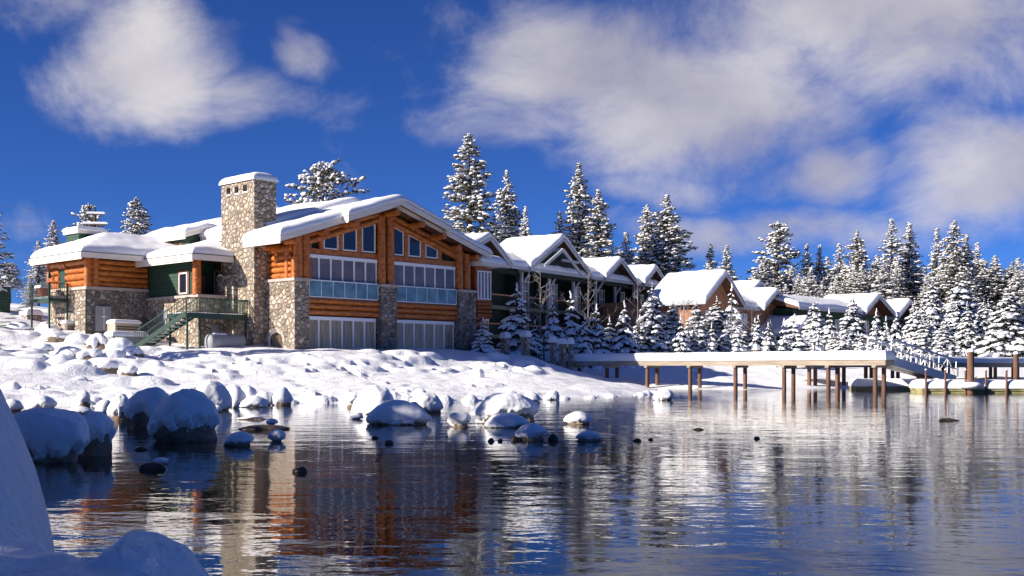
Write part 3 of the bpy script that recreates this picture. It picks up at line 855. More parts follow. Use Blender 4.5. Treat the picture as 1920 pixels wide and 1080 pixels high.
    lg = B(); logs_y(lg, x0 + .2, y0 + .35, 15.0, 6.60, 8.42, 4); logs_y(lg, x0 + .2, 15.9, y1, 6.60, 8.42, 4); logs_y(lg, x0 + .2, 15.0, 15.9, 7.85, 8.42, 1)
    lg.build('log_wall', M_log, P)
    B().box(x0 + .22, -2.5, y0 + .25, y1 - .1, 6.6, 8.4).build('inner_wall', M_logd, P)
    for (x, y) in ((x0 + .12, y0 + .12), (x0 + .62, y0 + .12), (x0 + .16, y1)):
        B().cyl((x, y, 6.6), (x, y, 8.42), .23, n=16).build('log_post', M_log, P)
    d = B().box(x0 + .06, x0 + .14, 15.05, 15.85, 6.05, 7.85).build('wing_door', M_green, P)
    o = B().cyl((x0 - .25, 16.7, 7.75), (x0 - .25, 16.7, 7.35), .07, .16, n=8).box(x0 - .3, x0 + .05, 16.68, 16.72, 7.75, 7.8)
    o.build('wall_lantern', M_green, P)
    B().cyl((x0 - .07, y0 - .02, 3.4), (x0 - .07, y0 - .02, 6.4), .05, n=8).build('drain_pipe', M_green, P)
    cb = B().box(-6.75, -5.75, 11.72, 11.99, 3.75, 5.35)
    c = cb.build('electric_cabinet', M_grey, P)
    B().box(-6.27, -6.23, 11.70, 11.718, 3.85, 5.25).box(-6.42, -6.08, 11.70, 11.715, 4.65, 4.72).build('cabinet_seam', M_frame, c)
    ex0, ex1, ey0, ey1, ze = -8.15, -.6, 10.95, 18.1, 8.66
    def wf(a, b):
        x = ex0 + (ex1 - ex0) * b; y = ey0 + (ey1 - ey0) * a
        q = np.minimum(np.minimum(x - ex0, y - ey0), ey1 - y)
        q = q - 0.15 * np.exp(-np.abs((x - ex0) - np.minimum(y - ey0, ey1 - y)) / .35)
        return x, y, ze + .40 * q + .04
    r_ = MB().box(ex0 + .03, ex1, ey0 + .03, ey1 - .03, ze - .22, ze + .03).build('wing_roof', M_soffit, P)
    fa = MB().box(ex0 - .05, ex0 + .028, ey0 - .05, ey1 + .05, ze - .34, ze).box(ex0 + .03, -3.9, ey0 - .05, ey0 + .028, ze - .34, ze).box(ex0 + .03, ex1, ey1 - .028, ey1 + .05, ze - .34, ze)
    fa.box(ex0 + .01, ex0 + .07, ey0, ey1, ze - .44, ze - .342)
    fa.build('fascia', M_white, r_)
    MB().box(ex0 - .08, -3.9, ey0 - .08, ey1 + .08, ze + .001, ze + .035).build('drip_edge', M_edge, r_)
    snow_sheet(wf, ey1 - ey0, ex1 - ex0, .42, 34, 34, seed=8, edges=(1, 1, 1, 0)).build('roof_snow', M_rsnow, r_)
    # green roof box of the wing with a snow cap
    o = B().box(-6.1, -4.4, 15.4, 17.2, 9.0, 10.35).build('vent_housing', M_gshingle, P)
    B().box(-6.25, -4.25, 15.25, 17.35, 10.352, 10.60).build('housing_cornice', M_white, o)
    def hf(a, b): return -6.3 + 2.1 * b, 15.2 + 2.2 * a, np.full(a.shape, 10.61)
    snow_sheet(hf, 2.2, 2.1, .22, 8, 8, r=.25, amp=.02).build('housing_snow', M_rsnow, o)
    # right bay with its own windows
    bx0, bx1 = 15.75, 17.35
    o = B().box(bx0, bx1, 0.05, 2.6, 4.95, 8.6).build('bay', M_logd, P)
    lb = B(); logs_x(lb, bx0 + .1, bx1 - .05, .02, 5.05, 6.15, 4); lb.build('bay_logs', M_logd, o)
    window_bank(o, bx0 + .15, bx1 - .1, 6.3, 8.35, .03, 4, M_glassu, .08)
    B().bar((15.7, .4, 4.2), (17.0, .4, 4.95), .18, .2).build('bay_brace', M_log, o)
    def bf(a, b): return 15.6 + 2.5 * b, -.75 + 3.6 * a, 8.98 - .1 * b + .22 * np.clip(a * 3.6, 0, 2.0)
    r2 = B().box(15.6, 18.05, -.72, 2.8, 8.66, 8.97).build('bay_roof', M_white, o)
    snow_sheet(bf, 3.6, 2.5, .42, 14, 12, seed=12).build('roof_snow', M_rsnow, r2)
    return root
build_lodge()

# ------------------------------------------------------------------ stairs, balcony and equipment beside the lodge
def railing(mb, p0, p1, h, n, r=.02, post=.035):
    p0 = Vector(p0); p1 = Vector(p1); up = Vector((0, 0, h))
    mb.bar(p0 + up, p1 + up, .06, .05)
    mb.bar(p0 + up * .12, p1 + up * .12, .04, .04)
    for i in range(n + 1):
        q = p0.lerp(p1, i / n)
        mb.bar(q, q + up, post if i % 6 == 0 else r, post if i % 6 == 0 else r)

def slab_snow(parent, x0, x1, y0, y1, z, th, seed=0, name='snow_cap', r=.2, amp=.03):
    def fn(a, b): return x0 + (x1 - x0) * b, y0 + (y1 - y0) * a, np.full(a.shape, z)
    la, lb = abs(y1 - y0), abs(x1 - x0)
    return snow_sheet(fn, la, lb, th, int(max(5, min(60, la * 3))), int(max(5, min(60, lb * 3))), r=min(r, la / 2, lb / 2), seed=seed, amp=amp).build(name, M_rsnow, parent)

def build_stairs():
    bx, by = -4.4, 3.6
    wx, wy = lw(bx, by)
    R = thing('metal_staircase', 'dark green metal staircase with landing climbing to the lodge porch', 'staircase', (wx, wy, 2.5), TH)
    def T(s, t, z): return (s - bx, t - by, z - 2.5)
    zl = 4.68
    x0, y0, x1, y1 = T(-5.2, 3.6, 0)[0], T(0, 3.6, 0)[1], T(-.95, 0, 0)[0], T(0, 5.7, 0)[1]
    o = MB().box(x0, x1, y0, y1, zl - 2.5 - .08, zl - 2.5).box(x0, x1, y0 - .05, y0 - .003, zl - 2.5 - .28, zl - 2.5 + .03).box(x0 - .05, x0 - .003, y0, y1, zl - 2.5 - .28, zl - 2.5 + .03).build('landing', M_green, R)
    slab_snow(o, x0 + .1, x1 - .1, y0 + .1, y1 - .3, zl - 2.5 + .002, .12, 3)
    for x, y in ((x0 + .9, y0 + .05), (x0 + .05, y0 + .05), (x1 - .1, y0 + .05), (x0 + .05, y1 - .1)):
        MB().box(x - .05, x + .05, y - .05, y + .05, -1.2, zl - 2.5 - .081).build('post', M_green, R)
    rl = MB()
    railing(rl, (x0, y0, zl - 2.5), (x1, y0, zl - 2.5), .95, 36)
    railing(rl, (x1, y0, zl - 2.5), (x1, y1 - .3, zl - 2.5), .95, 12)
    rl.build('railing', M_green, R)
    # flight going down and back along the wall, towards the left
    top = Vector((x0, y0 + .1, zl - 2.5)); bot = Vector((x0 - 1.5, y0 + 3.4, .15))
    dirf = (bot - top)
    side = Vector((0.0, 0, 0)); hd = Vector((dirf.x, dirf.y, 0)).normalized(); sw = Vector((-hd.y, hd.x, 0)) * -1.1
    for q, k in ((Vector(), 0), (sw, 1)):
        MB().bar(top + q, bot + q, .06, .28).build('stringer', M_green, R)
        rl = MB(); railing(rl, top + q, bot + q, .95, 22); rl.build('railing', M_green, R)
    n = 11
    tr = MB(); sn = MB()
    for i in range(n):
        p = top.lerp(bot, (i + .5) / n)
        a, b, c, d = p - hd * .15, p + hd * .15, p + hd * .15 + sw, p - hd * .15 + sw
        tr.add([(*q.xy, q.z + dz) for dz in (-.03, .01) for q in ((Vector((a.x, a.y, p.z))), Vector((b.x, b.y, p.z)), Vector((c.x, c.y, p.z)), Vector((d.x, d.y, p.z)))], [(0, 1, 2, 3), (7, 6, 5, 4), (0, 4, 5, 1), (1, 5, 6, 2), (2, 6, 7, 3), (3, 7, 4, 0)])
        sn.add([(*q.xy, q.z + dz) for dz in (.012, .07) for q in ((Vector((a.x, a.y, p.z))), Vector((b.x, b.y, p.z)), Vector((c.x, c.y, p.z)), Vector((d.x, d.y, p.z)))], [(0, 1, 2, 3), (7, 6, 5, 4), (0, 4, 5, 1), (1, 5, 6, 2), (2, 6, 7, 3), (3, 7, 4, 0)])
    t = tr.build('treads', M_green, R)
    sn.build('tread_snow', M_snow, t)
build_stairs()

def goose_lamp(name, label, s, t, z, h=.75, flip=1):
    wx, wy = lw(s, t)
    R = thing(name, label, 'lamp', (wx, wy, z), TH)
    pts = [(0, 0, 0), (0, 0, h)] + [(.2 * (1 - math.cos(a)), 0, h + .2 * math.sin(a)) for a in np.linspace(.4, math.pi, 6)]
    MB().tube(pts, .025).build('pole', M_lamp, R)
    MB().cyl((.4, 0, h - .12), (.4, 0, h), .19, .05, n=12).build('lamp_shade', M_alum, R)
goose_lamp('gooseneck_lamp', 'gooseneck lamp with pale shade above the stair landing', -1.95, 5.7, 6.0, 1.35)

def build_side_deck():
    wx, wy = lw(-7.9, 15.2)
    R = thing('side_deck', 'small green railed deck outside the door of the log wing', 'deck', (wx, wy, 4.0), TH)
    z = 1.9
    o = MB().box(-.75, .55, -.9, 1.7, z - .22, z).build('deck_floor', M_green, R)
    slab_snow(o, -.65, .5, -.8, 1.6, z + .002, .14, 4)
    for x, y in ((-.7, -.85), (.5, -.85), (-.7, 1.65)):
        MB().box(x - .05, x + .05, y - .05, y + .05, -1.0, z + 1.0).build('post', M_green, R)
    rl = MB(); railing(rl, (-.75, -.9, z), (.55, -.9, z), .95, 10); railing(rl, (-.75, -.9, z), (-.75, 1.7, z), .95, 18)
    rl.build('railing', M_green, R)
    st = MB()
    for i in range(8): st.box(-1.05 - .28 * i, -.75 - .28 * i, .7, 1.7, z - .25 * i - .08, z - .25 * i - .03)
    st.build('steps', M_green, R)
    R2 = thing('planter', 'red planter heaped with snow on the small green deck', 'planter', (*lw(-8.25, 15.9), 5.9), TH)
    MB().cyl((0, 0, .16), (0, 0, .75), .28, .42, n=14).build('pot', M_red, R2)
    slab_snow(R2, -.42, .42, -.42, .42, .75, .3, 5, r=.4)
build_side_deck()

def util_box(name, label, cat, px0, px1, top, D, depth, m, snow=.2, louvre=False, rot=TH, bury=1.0, lid=False):
    c = wpt((px0 + px1) / 2, top, D)
    w = (px1 - px0) / FP * D * .86
    zg = gz(c.x, c.y) - bury
    R = thing(name, label, cat, (c.x, c.y, zg), rot if rot is not None else 0)
    h = c.z - zg
    b = MB().box(-w / 2, w / 2, -depth / 2, depth / 2, 0, h)
    o = b.build('body', m, R)
    if louvre:
        l = MB()
        for i in range(5): l.box(-w / 2 + .1, w / 2 - .1, -depth / 2 - .02, -depth / 2 - .003, h - .25 - .14 * i, h - .18 - .14 * i)
        l.build('louvre', M_darkgap, o)
        MB().box(-w / 2 - .03, w / 2 + .03, -depth / 2 - .03, depth / 2 + .03, h + .001, h + .05).build('lid', m, o)
    slab_snow(R, -w / 2 - .06, w / 2 + .06, -depth / 2 - .06, depth / 2 + .06, h + (.051 if louvre else .002), snow, seed=int(px0), r=.22, amp=.05)
    return R
util_box('utility_cabinet', 'beige and green electrical box under snow against the stone wing', 'cabinet', 203, 262, 607, 72.6, 1.0, M_beige, .2, True)
util_box('generator_box', 'small beige equipment box below the side deck', 'cabinet', 117, 147, 607, 74.3, .7, M_beige, .16, True)
util_box('utility_tub', 'long grey snow covered tub in front of the beige electrical box', 'tub', 196, 278, 630, 70.8, 1.0, M_grey, .28)
util_box('stone_block', 'squat river rock block under a thick snow cap on the slope', 'stone block', 42, 74, 590, 83, 1.2, M_stone, .38)
util_box('green_kiosk', 'tall green box cut by the left edge of the picture', 'kiosk', -14, 14, 537, 84, 1.3, M_gshingle, .2)
util_box('low_crate', 'low grey crate beside the squat stone block', 'crate', 78, 114, 611, 76.5, .8, M_grey, .28)

def build_tank():
    c = lw(-2.7, 3.2)
    R = thing('propane_tank', 'silver cylindrical tank under the stair landing', 'tank', (c[0], c[1], 2.35), TH)
    b = MB().cyl((-1.2, 0, .62), (1.0, 0, .62), .5, n=24, caps=False)
    for x, s in ((-1.2, -1), (1.0, 1)):
        for i in range(4):
            a0, a1 = i / 4 * math.pi / 2, (i + 1) / 4 * math.pi / 2
            b.cyl((x + s * .22 * math.sin(a0), 0, .62), (x + s * .22 * math.sin(a1), 0, .62), .5 * math.cos(a0), max(.5 * math.cos(a1), .01), n=24, caps=False)
    b.build('tank_shell', M_grey, R)
    MB().box(-.9, -.75, -.35, .35, -.5, .3).build('cradle', M_grey, R)
    MB().box(.55, .7, -.35, .35, -.5, .3).build('cradle', M_grey, R)
    def fn(a, b): 
        y = -.4 + .8 * a
        return -1.2 + 2.2 * b, y, .62 + np.sqrt(np.maximum(.26 - y * y, 0.01))
    slab_snow(R, -1.0, -.1, -.2, .25, 1.09, .08, 4)
build_tank()

def build_pole():
    c = wpt(178, 452, 120)
    R = thing('utility_pole', 'utility pole with two snowy crossarms behind the log wing', 'utility pole', (c.x, c.y, 4), math.radians(8))
    h = wpt(178, 393, 120).z - 4
    MB().cyl((0, 0, 0), (0, 0, h), .17, .13, n=10).build('pole', M_bark, R)
    for z, a, b in ((h - .5, -.8, 1.0), (h - 1.55, -1.2, 1.3)):
        o = MB().box(a, b, -.16, -.04, z - .07, z + .07).build('crossarm', M_bark, R)
        sn = slab_snow(o, a - .03, b + .03, -.2, 0, z + .07, .2, 3, r=.08, amp=.01)
    return c.x, c.y, 4 + h
PX, PY, PZ = build_pole()
for k, (dz, end) in enumerate(((-.4, (-60, 95, 19.0)), (-1.5, (-60, 92, 14.9)))):
    a = Vector((PX, PY, PZ + dz)); b = Vector(end)
    pts = [a.lerp(b, i / 14) - Vector((0, 0, 1.0 * 4 * (i / 14) * (1 - i / 14))) for i in range(15)]
    w = MB().tube(pts, .018, n=4).build('power_line', M_wire)
    tag(w, ('upper' if k == 0 else 'lower') + ' thin power line sagging left from the utility pole', 'power line')

# ------------------------------------------------------------------ houses behind the conifers
def place(o, A, ang): o.location = (A[0], A[1], 0); o.rotation_euler = (0, 0, ang)

def window_block(P, x0, x1, z0, z1, y, cols, name='window', split=.62, glass=None):
    fr = MB().ring([(x0, z0), (x1, z0), (x1, z1), (x0, z1)], .09, y - .08, y)
    w = (x1 - x0) / cols
    for i in range(1, cols): fr.box(x0 + i * w - .05, x0 + i * w + .05, y - .07, y - .005, z0 + .09, z1 - .09)
    zs = z0 + (z1 - z0) * split
    for i in range(cols): fr.box(x0 + i * w + (.09 if i == 0 else .053), x0 + (i + 1) * w - (.09 if i == cols - 1 else .053), y - .07, y - .005, zs - .06, zs + .06)
    f = fr.build(name, M_frame, P)
    MB().box(x0 + .05, x1 - .05, y - .04, y - .02, z0 + .05, z1 - .05).build('pane', glass or M_paneb, f)
M_paneb = mat('balcony_pane', (0.34, 0.36, 0.42), 0.15, ior=1.6, col2=(0.16, 0.17, 0.2), vscale=1.0)

def build_row():
    A = (-1.586, 110.0); ang = math.radians(57)
    R = thing('green_balcony_building', 'long dark green building with balconies and four snowy front gables', 'building', (A[0], A[1], 0), ang)
    zb = 2.0
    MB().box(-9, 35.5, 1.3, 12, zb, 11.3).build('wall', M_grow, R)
    # floors, rails
    for z in (4.6, 7.4):
        o = MB().box(-9, 35.5, -.2, 1.295, z - .35, z).build('balcony_floor', M_green, R)
        MB().box(-9, 35.5, -.28, -.18, z + .98, z + 1.1).build('top_rail', mat('rail_wood', (.36, .17, .09), .7) if 'rail_wood' not in MATS else MATS['rail_wood'], o)
        b = MB()
        for i in range(150): b.box(-9 + i * .3, -8.97 + i * .3, -.25, -.22, z, z + .98)
        b.build('balusters', M_green, o)
    MB().box(-9, 35.5, -.15, .1, 10.55, 11.0).build('beam', M_grow, R)
    # partitions between the balconies
    for x in (-3.9, 3.6, 9.0, 14.6, 20.3, 25.4, 30.3):
        MB().box(x, x + .2, -.1, 1.295, zb, 11.2).build('partition', M_grow, R)
    # posts with braces
    for x, zt_ in ((4.0, 11.25), (9.2, 11.25), (14.2, 11.25), (19.1, 11.25), (23.6, 11.25), (28.2, 11.25), (33.3, 11.25)):
        o = MB().box(x - .13, x + .13, -.55, -.30, 7.4, zt_).build('post', M_post, R)
        MB().bar((x, -.45, zt_ - 1.7), (x + 1.25, -.95, zt_ + .05), .16, .18).bar((x - .2, -.45, zt_ - .2), (x + 1.6, -.45, zt_ - .2), .14, .2).build('brace', M_post, o)
    # windows and doors
    for x in (-.6, 4.6, 6.7, 10.2, 12.4, 15.3, 17.4, 20.8, 23, 25.9, 27.9, 31, 33):
        window_block(R, x, x + 1.25, 7.5, 10.3, 1.29, 2)
        if x < 16: window_block(R, x, x + 1.25, 4.7, 6.9, 1.29, 2)
    # roofs
    z0, zr = 11.25, 12.75
    def rf(a, b):
        y = -1.35 + 7.2 * a
        z = z0 + (zr - z0) * np.clip((y + 1.35) / 3.6, 0, 2)
        z = np.where((y + 1.35) > 3.6, zr - (y + 1.35 - 3.6) * .4, z)
        return -9.6 + 45.9 * b, y, z + .03
    o = MB().prism([(-1.3, z0), (2.25, zr), (5.9, z0), (5.9, z0 - .2), (2.25, zr - .2), (-1.3, z0 - .2)], 'x', -9.5, 36.2).build('roof', M_soffit, R)
    MB().box(-9.5, 36.2, -1.40, -1.31, z0 - .3, z0 + .03).build('fascia', M_post, o)
    snow_sheet(rf, 7.2, 45.9, .45, 22, 110, seed=21, edges=(1, 1, 1, 1)).build('roof_snow', M_rsnow, o)
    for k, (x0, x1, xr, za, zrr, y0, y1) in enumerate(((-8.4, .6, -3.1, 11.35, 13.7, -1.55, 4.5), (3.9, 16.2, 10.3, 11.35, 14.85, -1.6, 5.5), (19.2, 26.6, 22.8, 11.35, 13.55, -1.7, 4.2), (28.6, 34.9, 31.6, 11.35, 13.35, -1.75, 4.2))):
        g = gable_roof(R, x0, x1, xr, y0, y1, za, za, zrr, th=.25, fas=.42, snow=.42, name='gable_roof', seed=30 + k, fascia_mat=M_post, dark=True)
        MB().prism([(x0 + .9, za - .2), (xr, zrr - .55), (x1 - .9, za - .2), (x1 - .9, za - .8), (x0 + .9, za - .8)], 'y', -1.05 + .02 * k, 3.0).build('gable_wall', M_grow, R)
    # small gable standing in front of the big one
    MB().bar((8.9, -2.3, 13.35), (12.6, -2.3, 11.15), .16, .34).bar((8.9, -2.3, 13.35), (8.9, -1.2, 13.4), .2, .34).bar((8.7, -2.3, 13.3), (5.3, -2.3, 11.5), .16, .30).build('gable_brace', M_post, R)
    MB().box(10.2, 13.6, -1.5, -1.3, 12.35, 12.6).build('beam', M_post, R)
M_post = mat('grey_white_paint', (0.44, 0.46, 0.50), 0.65, var=.05)
build_row()

def build_tan():
    A = (19.593, 118.0); ang = math.radians(47.1)
    R = thing('tan_gabled_building', 'tan shingled building with wide snowy gables behind the conifers', 'building', (A[0], A[1], 0), ang)
    MB().box(.5, 6.4, .6, 14, 1.8, 8.6).box(6.5, 19.5, 1.6, 12, 1.8, 8.2).build('wall', M_tan, R)
    MB().prism([(.5, 8.6), (3.5, 11.1), (6.4, 8.3)], 'y', .5, 3).build('gable_wall', M_tan, R)
    gable_roof(R, -.4, 7.2, 3.5, -.7, 6.8, 8.45, 8.15, 11.4, fas=.4, snow=.5, seed=50, fascia_mat=M_post)
    gable_roof(R, 12.8, 18.9, 15.6, .2, 6.5, 8.3, 7.9, 10.2, fas=.38, snow=.45, seed=52, fascia_mat=M_post)
    MB().prism([(13.4, 8.2), (15.6, 9.95), (18.3, 7.9)], 'y', 1.4, 4).build('gable_wall', M_tan, R)
    gable_roof(R, 13.2, 21.6, 17.4, 3.4, 11, 8.8, 8.6, 11.3, fas=.38, snow=.45, seed=53, fascia_mat=M_post)
    MB().prism([(14, 8.7), (17.4, 11.0), (21, 8.5)], 'y', 4.4, 8).build('gable_wall', M_tan, R)
    def r2(a, b): return 6.6 + 6.8 * b, 1.0 + 6 * a, 8.2 + np.clip(a * 6, 0, 4) * .42
    o = MB().prism([(1.0, 8.15), (5, 9.8), (7, 9.8), (7, 9.4), (1.0, 7.95)], 'x', 6.6, 13.4).build('middle_roof', M_soffit, R)
    MB().box(6.7, 13.0, .94, .99, 7.8, 8.2).build('fascia', M_post, o)
    snow_sheet(r2, 6, 6.8, .45, 20, 20, seed=54, edges=(1, 0, 0, 0)).build('roof_snow', M_rsnow, o)
    # porch in front
    gable_roof(R, 13.8, 18.6, 16.3, -3.2, 3.5, 5.3, 5.2, 6.95, fas=.35, snow=.45, name='porch_roof', seed=55, fascia_mat=M_post)
    for x in (14.3, 18.0): MB().box(x, x + .25, -2.8, -2.55, 1.8, 5.1).build('porch_post', M_post, R)
    for x in (8, 10, 16, 1.4, 4.2): window_block(R, x, x + 1.2, 5.6, 7.4, (1.59 if x > 6.5 else .59), 2)
build_tan()

def build_far():
    A = ((1616 - 960) / FP * 140, 140.0); ang = math.radians(47.1)
    R = thing('far_green_building', 'distant green building with a long low roof ending in two gables', 'building', (A[0], A[1], 0), ang)
    MB().box(-15, 13.2, 1.0, 9, 2, 8.2).build('wall', M_gshingle, R)
    gable_roof(R, -.3, 8.2, 3.2, -.8, 6.5, 8.3, 8.0, 10.35, fas=.38, snow=.45, seed=60, fascia_mat=M_post)
    MB().prism([(.5, 8.1), (3.2, 10.0), (7.3, 7.9)], 'y', .6, 3).build('gable_wall', M_brown, R)
    gable_roof(R, 7.9, 14.8, 11.3, -1.2, 6.0, 8.0, 7.9, 10.0, fas=.38, snow=.45, seed=61, fascia_mat=M_post)
    MB().prism([(8.5, 7.9), (11.3, 9.7), (14.0, 7.8)], 'y', .3, 3).build('gable_wall', M_gshingle, R)
    MB().box(13.2, 13.9, .2, 6, 2, 7.9).build('end_wall', M_gshingle, R)
    def r2(a, b): return -16 + 16.5 * b, -.3 + 7 * a, 8.3 + np.clip(a * 7, 0, 4) * .32
    o = MB().prism([(-.3, 8.25), (3.7, 9.5), (6.7, 9.5), (6.7, 9.2), (-.3, 8.05)], 'x', -16, .5).build('long_roof', M_soffit, R)
    MB().box(-16, -.4, -.36, -.31, 7.95, 8.3).build('fascia', M_post, o)
    snow_sheet(r2, 7, 16.5, .45, 20, 40, seed=62, edges=(1, 1, 1, 0)).build('roof_snow', M_rsnow, o)
    for x in (-12, -9, -5, -2, 2.5): window_block(R, x, x + 1.3, 5.2, 7.2, .99, 2)
    c = wpt(1838, 640, 150)
    S = thing('snowy_cottage', 'small snow buried cottage roof glimpsed between forest trees on the right', 'cottage', (c.x, c.y, 3), math.radians(30))
    MB().box(-3.5, 3.5, -2.5, 2.5, -1, 2.6).build('wall', M_tan, S)
    gable_roof(S, -4.2, 4.2, 0, -3, 3, 2.5, 2.5, 4.2, snow=.5, seed=63, fascia_mat=M_post)
build_far()

# ------------------------------------------------------------------ piers, gangway and floats
def pile(mb, x, y, z0, z1, r=.17): mb.cyl((x, y, z0), (x, y, z1), r, n=12)
def build_pier():
    A = (21.72, 67.0)
    R = thing('long_pier', 'long timber pier on paired piles under a thick slab of snow', 'pier', (*A, 0), TH)
    L_ = 28.5; W = 1.0
    o = MB().box(0, W, 0, L_, 1.80, 1.90).build('deck', M_dock, R)
    MB().box(-.08, -.002, -.06, L_, 1.56, 1.93).box(-.08, W + .08, -.14, -.062, 1.56, 1.93).box(W + .002, W + .08, -.06, L_, 1.56, 1.93).build('fascia_board', M_dock, o)
    b = MB()
    for i in range(2): b.box(.25 + .8 * i, .4 + .8 * i, .1, L_, 1.60, 1.799)
    b.build('joist', M_dock, o)
    slab_snow(R, -.14, W + .14, -.20, L_, 1.935, .50, 70, r=.20, amp=.02)
    Yp = []
    for px in (1657, 1471, 1384, 1303, 1222, 1147, 1068):
        k = (px - 960) / FP
        t = (A[0] - k * A[1]) / (UY + k * UX)    # point of the pier line seen at this column
        Yp.append(max(.35, t))
    Yp = [.5] + [Yp[1] + (Yp[6] - Yp[1]) * i / 5 for i in range(6)]
    Yp.insert(1, (Yp[0] + Yp[1]) / 2)
    for t in Yp:
        bent = MB().box(-.28, W + .32, t - .12, t + .12, 1.42, 1.558).build('cap_beam', M_dock, R)
        for x in (-.05, W + .1):
            m = MB(); pile(m, x, t, -1.6, 1.419, .135); m.build('pile', M_pile, R)
    return R
build_pier()

def build_far_pier():
    a = wpt(1510, 690, 80); b = wpt(2020, 690, 97)
    d = (b - a); ang = math.atan2(d.y, d.x)
    R = thing('far_pier', 'second snow covered pier running off right behind the floats', 'pier', (a.x, a.y, 0), ang)
    L_ = d.length
    o = MB().box(0, L_, 0, 2.6, 1.45, 1.85).build('deck', M_dock, R)
    slab_snow(R, -.08, L_ + .08, -.1, 2.7, 1.855, .42, 75, r=.22, amp=.02)
    for i in range(10):
        for x in (0, .6):
            m = MB(); pile(m, .8 + i * 2.9 + x, .4, -1.6, 1.449, .14); m.build('pile', M_pile, R)
build_far_pier()

def build_floats():
    for k, (px0, px1, D, lab) in enumerate(((1606, 1742, 72.0, 'low snow covered float beyond the end of the long pier'), (1730, 2040, 64.5, 'nearer long float with posts and algae stained timber'))):
        a = wpt(px0, 700, D)
        L_ = (px1 - px0) / FP * D
        R = thing('floating_dock', lab, 'float', (a.x, a.y, 0), math.radians(-5 if k else -9))
        W = 2.6 if k else 3.2
        o = MB().box(0, L_, 0, W, -.25, .22).build('hull_timber', M_float, R)
        MB().box(-.04, L_ + .04, -.05, -.003, .12, .36).box(-.04, -.003, 0, W, .12, .36).build('edge_board', M_float, R)
        slab_snow(R, -.08, L_ + .08, -.1, W + .05, .30, .42, 80 + k, r=.28, amp=.05)
        if k:
            for px in (1735, 1770.5, 1807, 1844, 1881, 1919, 1956, 1993):
                x = (px - px0) / FP * D
                p = MB().cyl((x, -.1, -.05), (x, -.1, 1.28), .065, .055, n=8).build('post', M_pile, R)
                MB().cyl((x, -.1, 1.282), (x, -.1, 1.36), .075, .03, n=8).build('snow_cap', M_snow, p)
            rp = MB()
            xs = [(px - px0) / FP * D for px in (1735, 1770.5, 1807, 1844, 1881, 1919, 1956)]
            for x0, x1 in zip(xs[:-1], xs[1:]):
                rp.tube([(x0 + (x1 - x0) * i / 6, -.1 + 1.6 * i / 6, .9 - .12 * math.sin(i / 6 * math.pi)) for i in range(7)], .02, 5)
            rp.build('mooring_line', M_lamp, R)
    for px, py, top, D, r, lab in ((1820, 737, 660, 64.0, .19, 'tall brown mooring pile with a snow collar at the near float'), (1905, 720, 664, 76.0, .17, 'shorter brown mooring pile at the right edge behind the float')):
        a = wpt(px, py, D)
        R = thing('mooring_pile', lab, 'pile', (a.x, a.y, 0), 0)
        h = wpt(px, top, D).z
        MB().cyl((0, 0, -1.5), (0, 0, h), r, n=16).build('shaft', M_pile, R)
        sc = MB()
        for i in range(5):
            a0, a1 = i / 5 * math.pi / 2, (i + 1) / 5 * math.pi / 2
            sc.cyl((0, 0, h + .2 * math.sin(a0)), (0, 0, h + .2 * math.sin(a1)), (r + .03) * math.cos(a0), max(.01, (r + .03) * math.cos(a1)), n=16, caps=False)
        sc.build('snow_cap', M_snow, R)
        if D < 70:
            sc = MB()
            for i in range(8):
                a0, a1 = math.pi * i / 8 - math.pi / 2, math.pi * (i + 1) / 8 - math.pi / 2
                sc.cyl((0, 0, .42 + .2 * math.sin(a0)), (0, 0, .42 + .2 * math.sin(a1)), .22 + .36 * math.cos(a0), .22 + .36 * math.cos(a1), n=20, caps=False)
            sc.build('snow_collar', M_snow, R)
build_floats()

def build_gangway():
    a = Vector((22.6, 68.4, 2.0)); b = Vector((29.4, 76.0, .8))
    d = b - a; ang = math.atan2(d.y, d.x); L_ = d.length
    R = thing('gangway', 'white metal truss gangway sloping from the pier to the float', 'gangway', tuple(a), 0)
    R.rotation_euler = (0, math.atan2(-d.z, math.hypot(d.x, d.y)), ang)
    MB().box(0, L_, .02, 1.48, -.06, 0).box(-.02, L_, -.05, 0, -.42, .1).box(-.02, L_, 1.5, 1.55, -.3, .1).build('walkway', M_alum, R)
    slab_snow(R, .1, L_ - .1, .1, 1.4, .002, .15, 90, r=.1)
    for y in (0, 1.5):
        t = MB()
        for z in (0, .55, 1.1): t.bar((0, y, z), (L_, y, z), .07, .07)
        n = 7
        for i in range(n + 1):
            t.bar((L_ * i / n, y, 0), (L_ * i / n, y, 1.1), .06, .06)
            if i < n: t.bar((L_ * i / n, y, 0 if i % 2 else 1.1), (L_ * (i + 1) / n, y, 1.1 if i % 2 else 0), .05, .05)
        t.build('side_truss', M_alum, R)
        s = MB().bar((0, y, 1.16), (L_, y, 1.16), .08, .05).build('rail_snow', M_snow, R)
build_gangway()

# ------------------------------------------------------------------ boulders
def ico(level):
    import bmesh
    bm = bmesh.new(); bmesh.ops.create_icosphere(bm, subdivisions=level, radius=1)
    V = np.array([v.co[:] for v in bm.verts]); F = np.array([[l.index for l in f.verts] for f in bm.faces])
    bm.free(); return V, F
ICO = {k: ico(k) for k in (1, 2, 3, 4, 5, 6)}

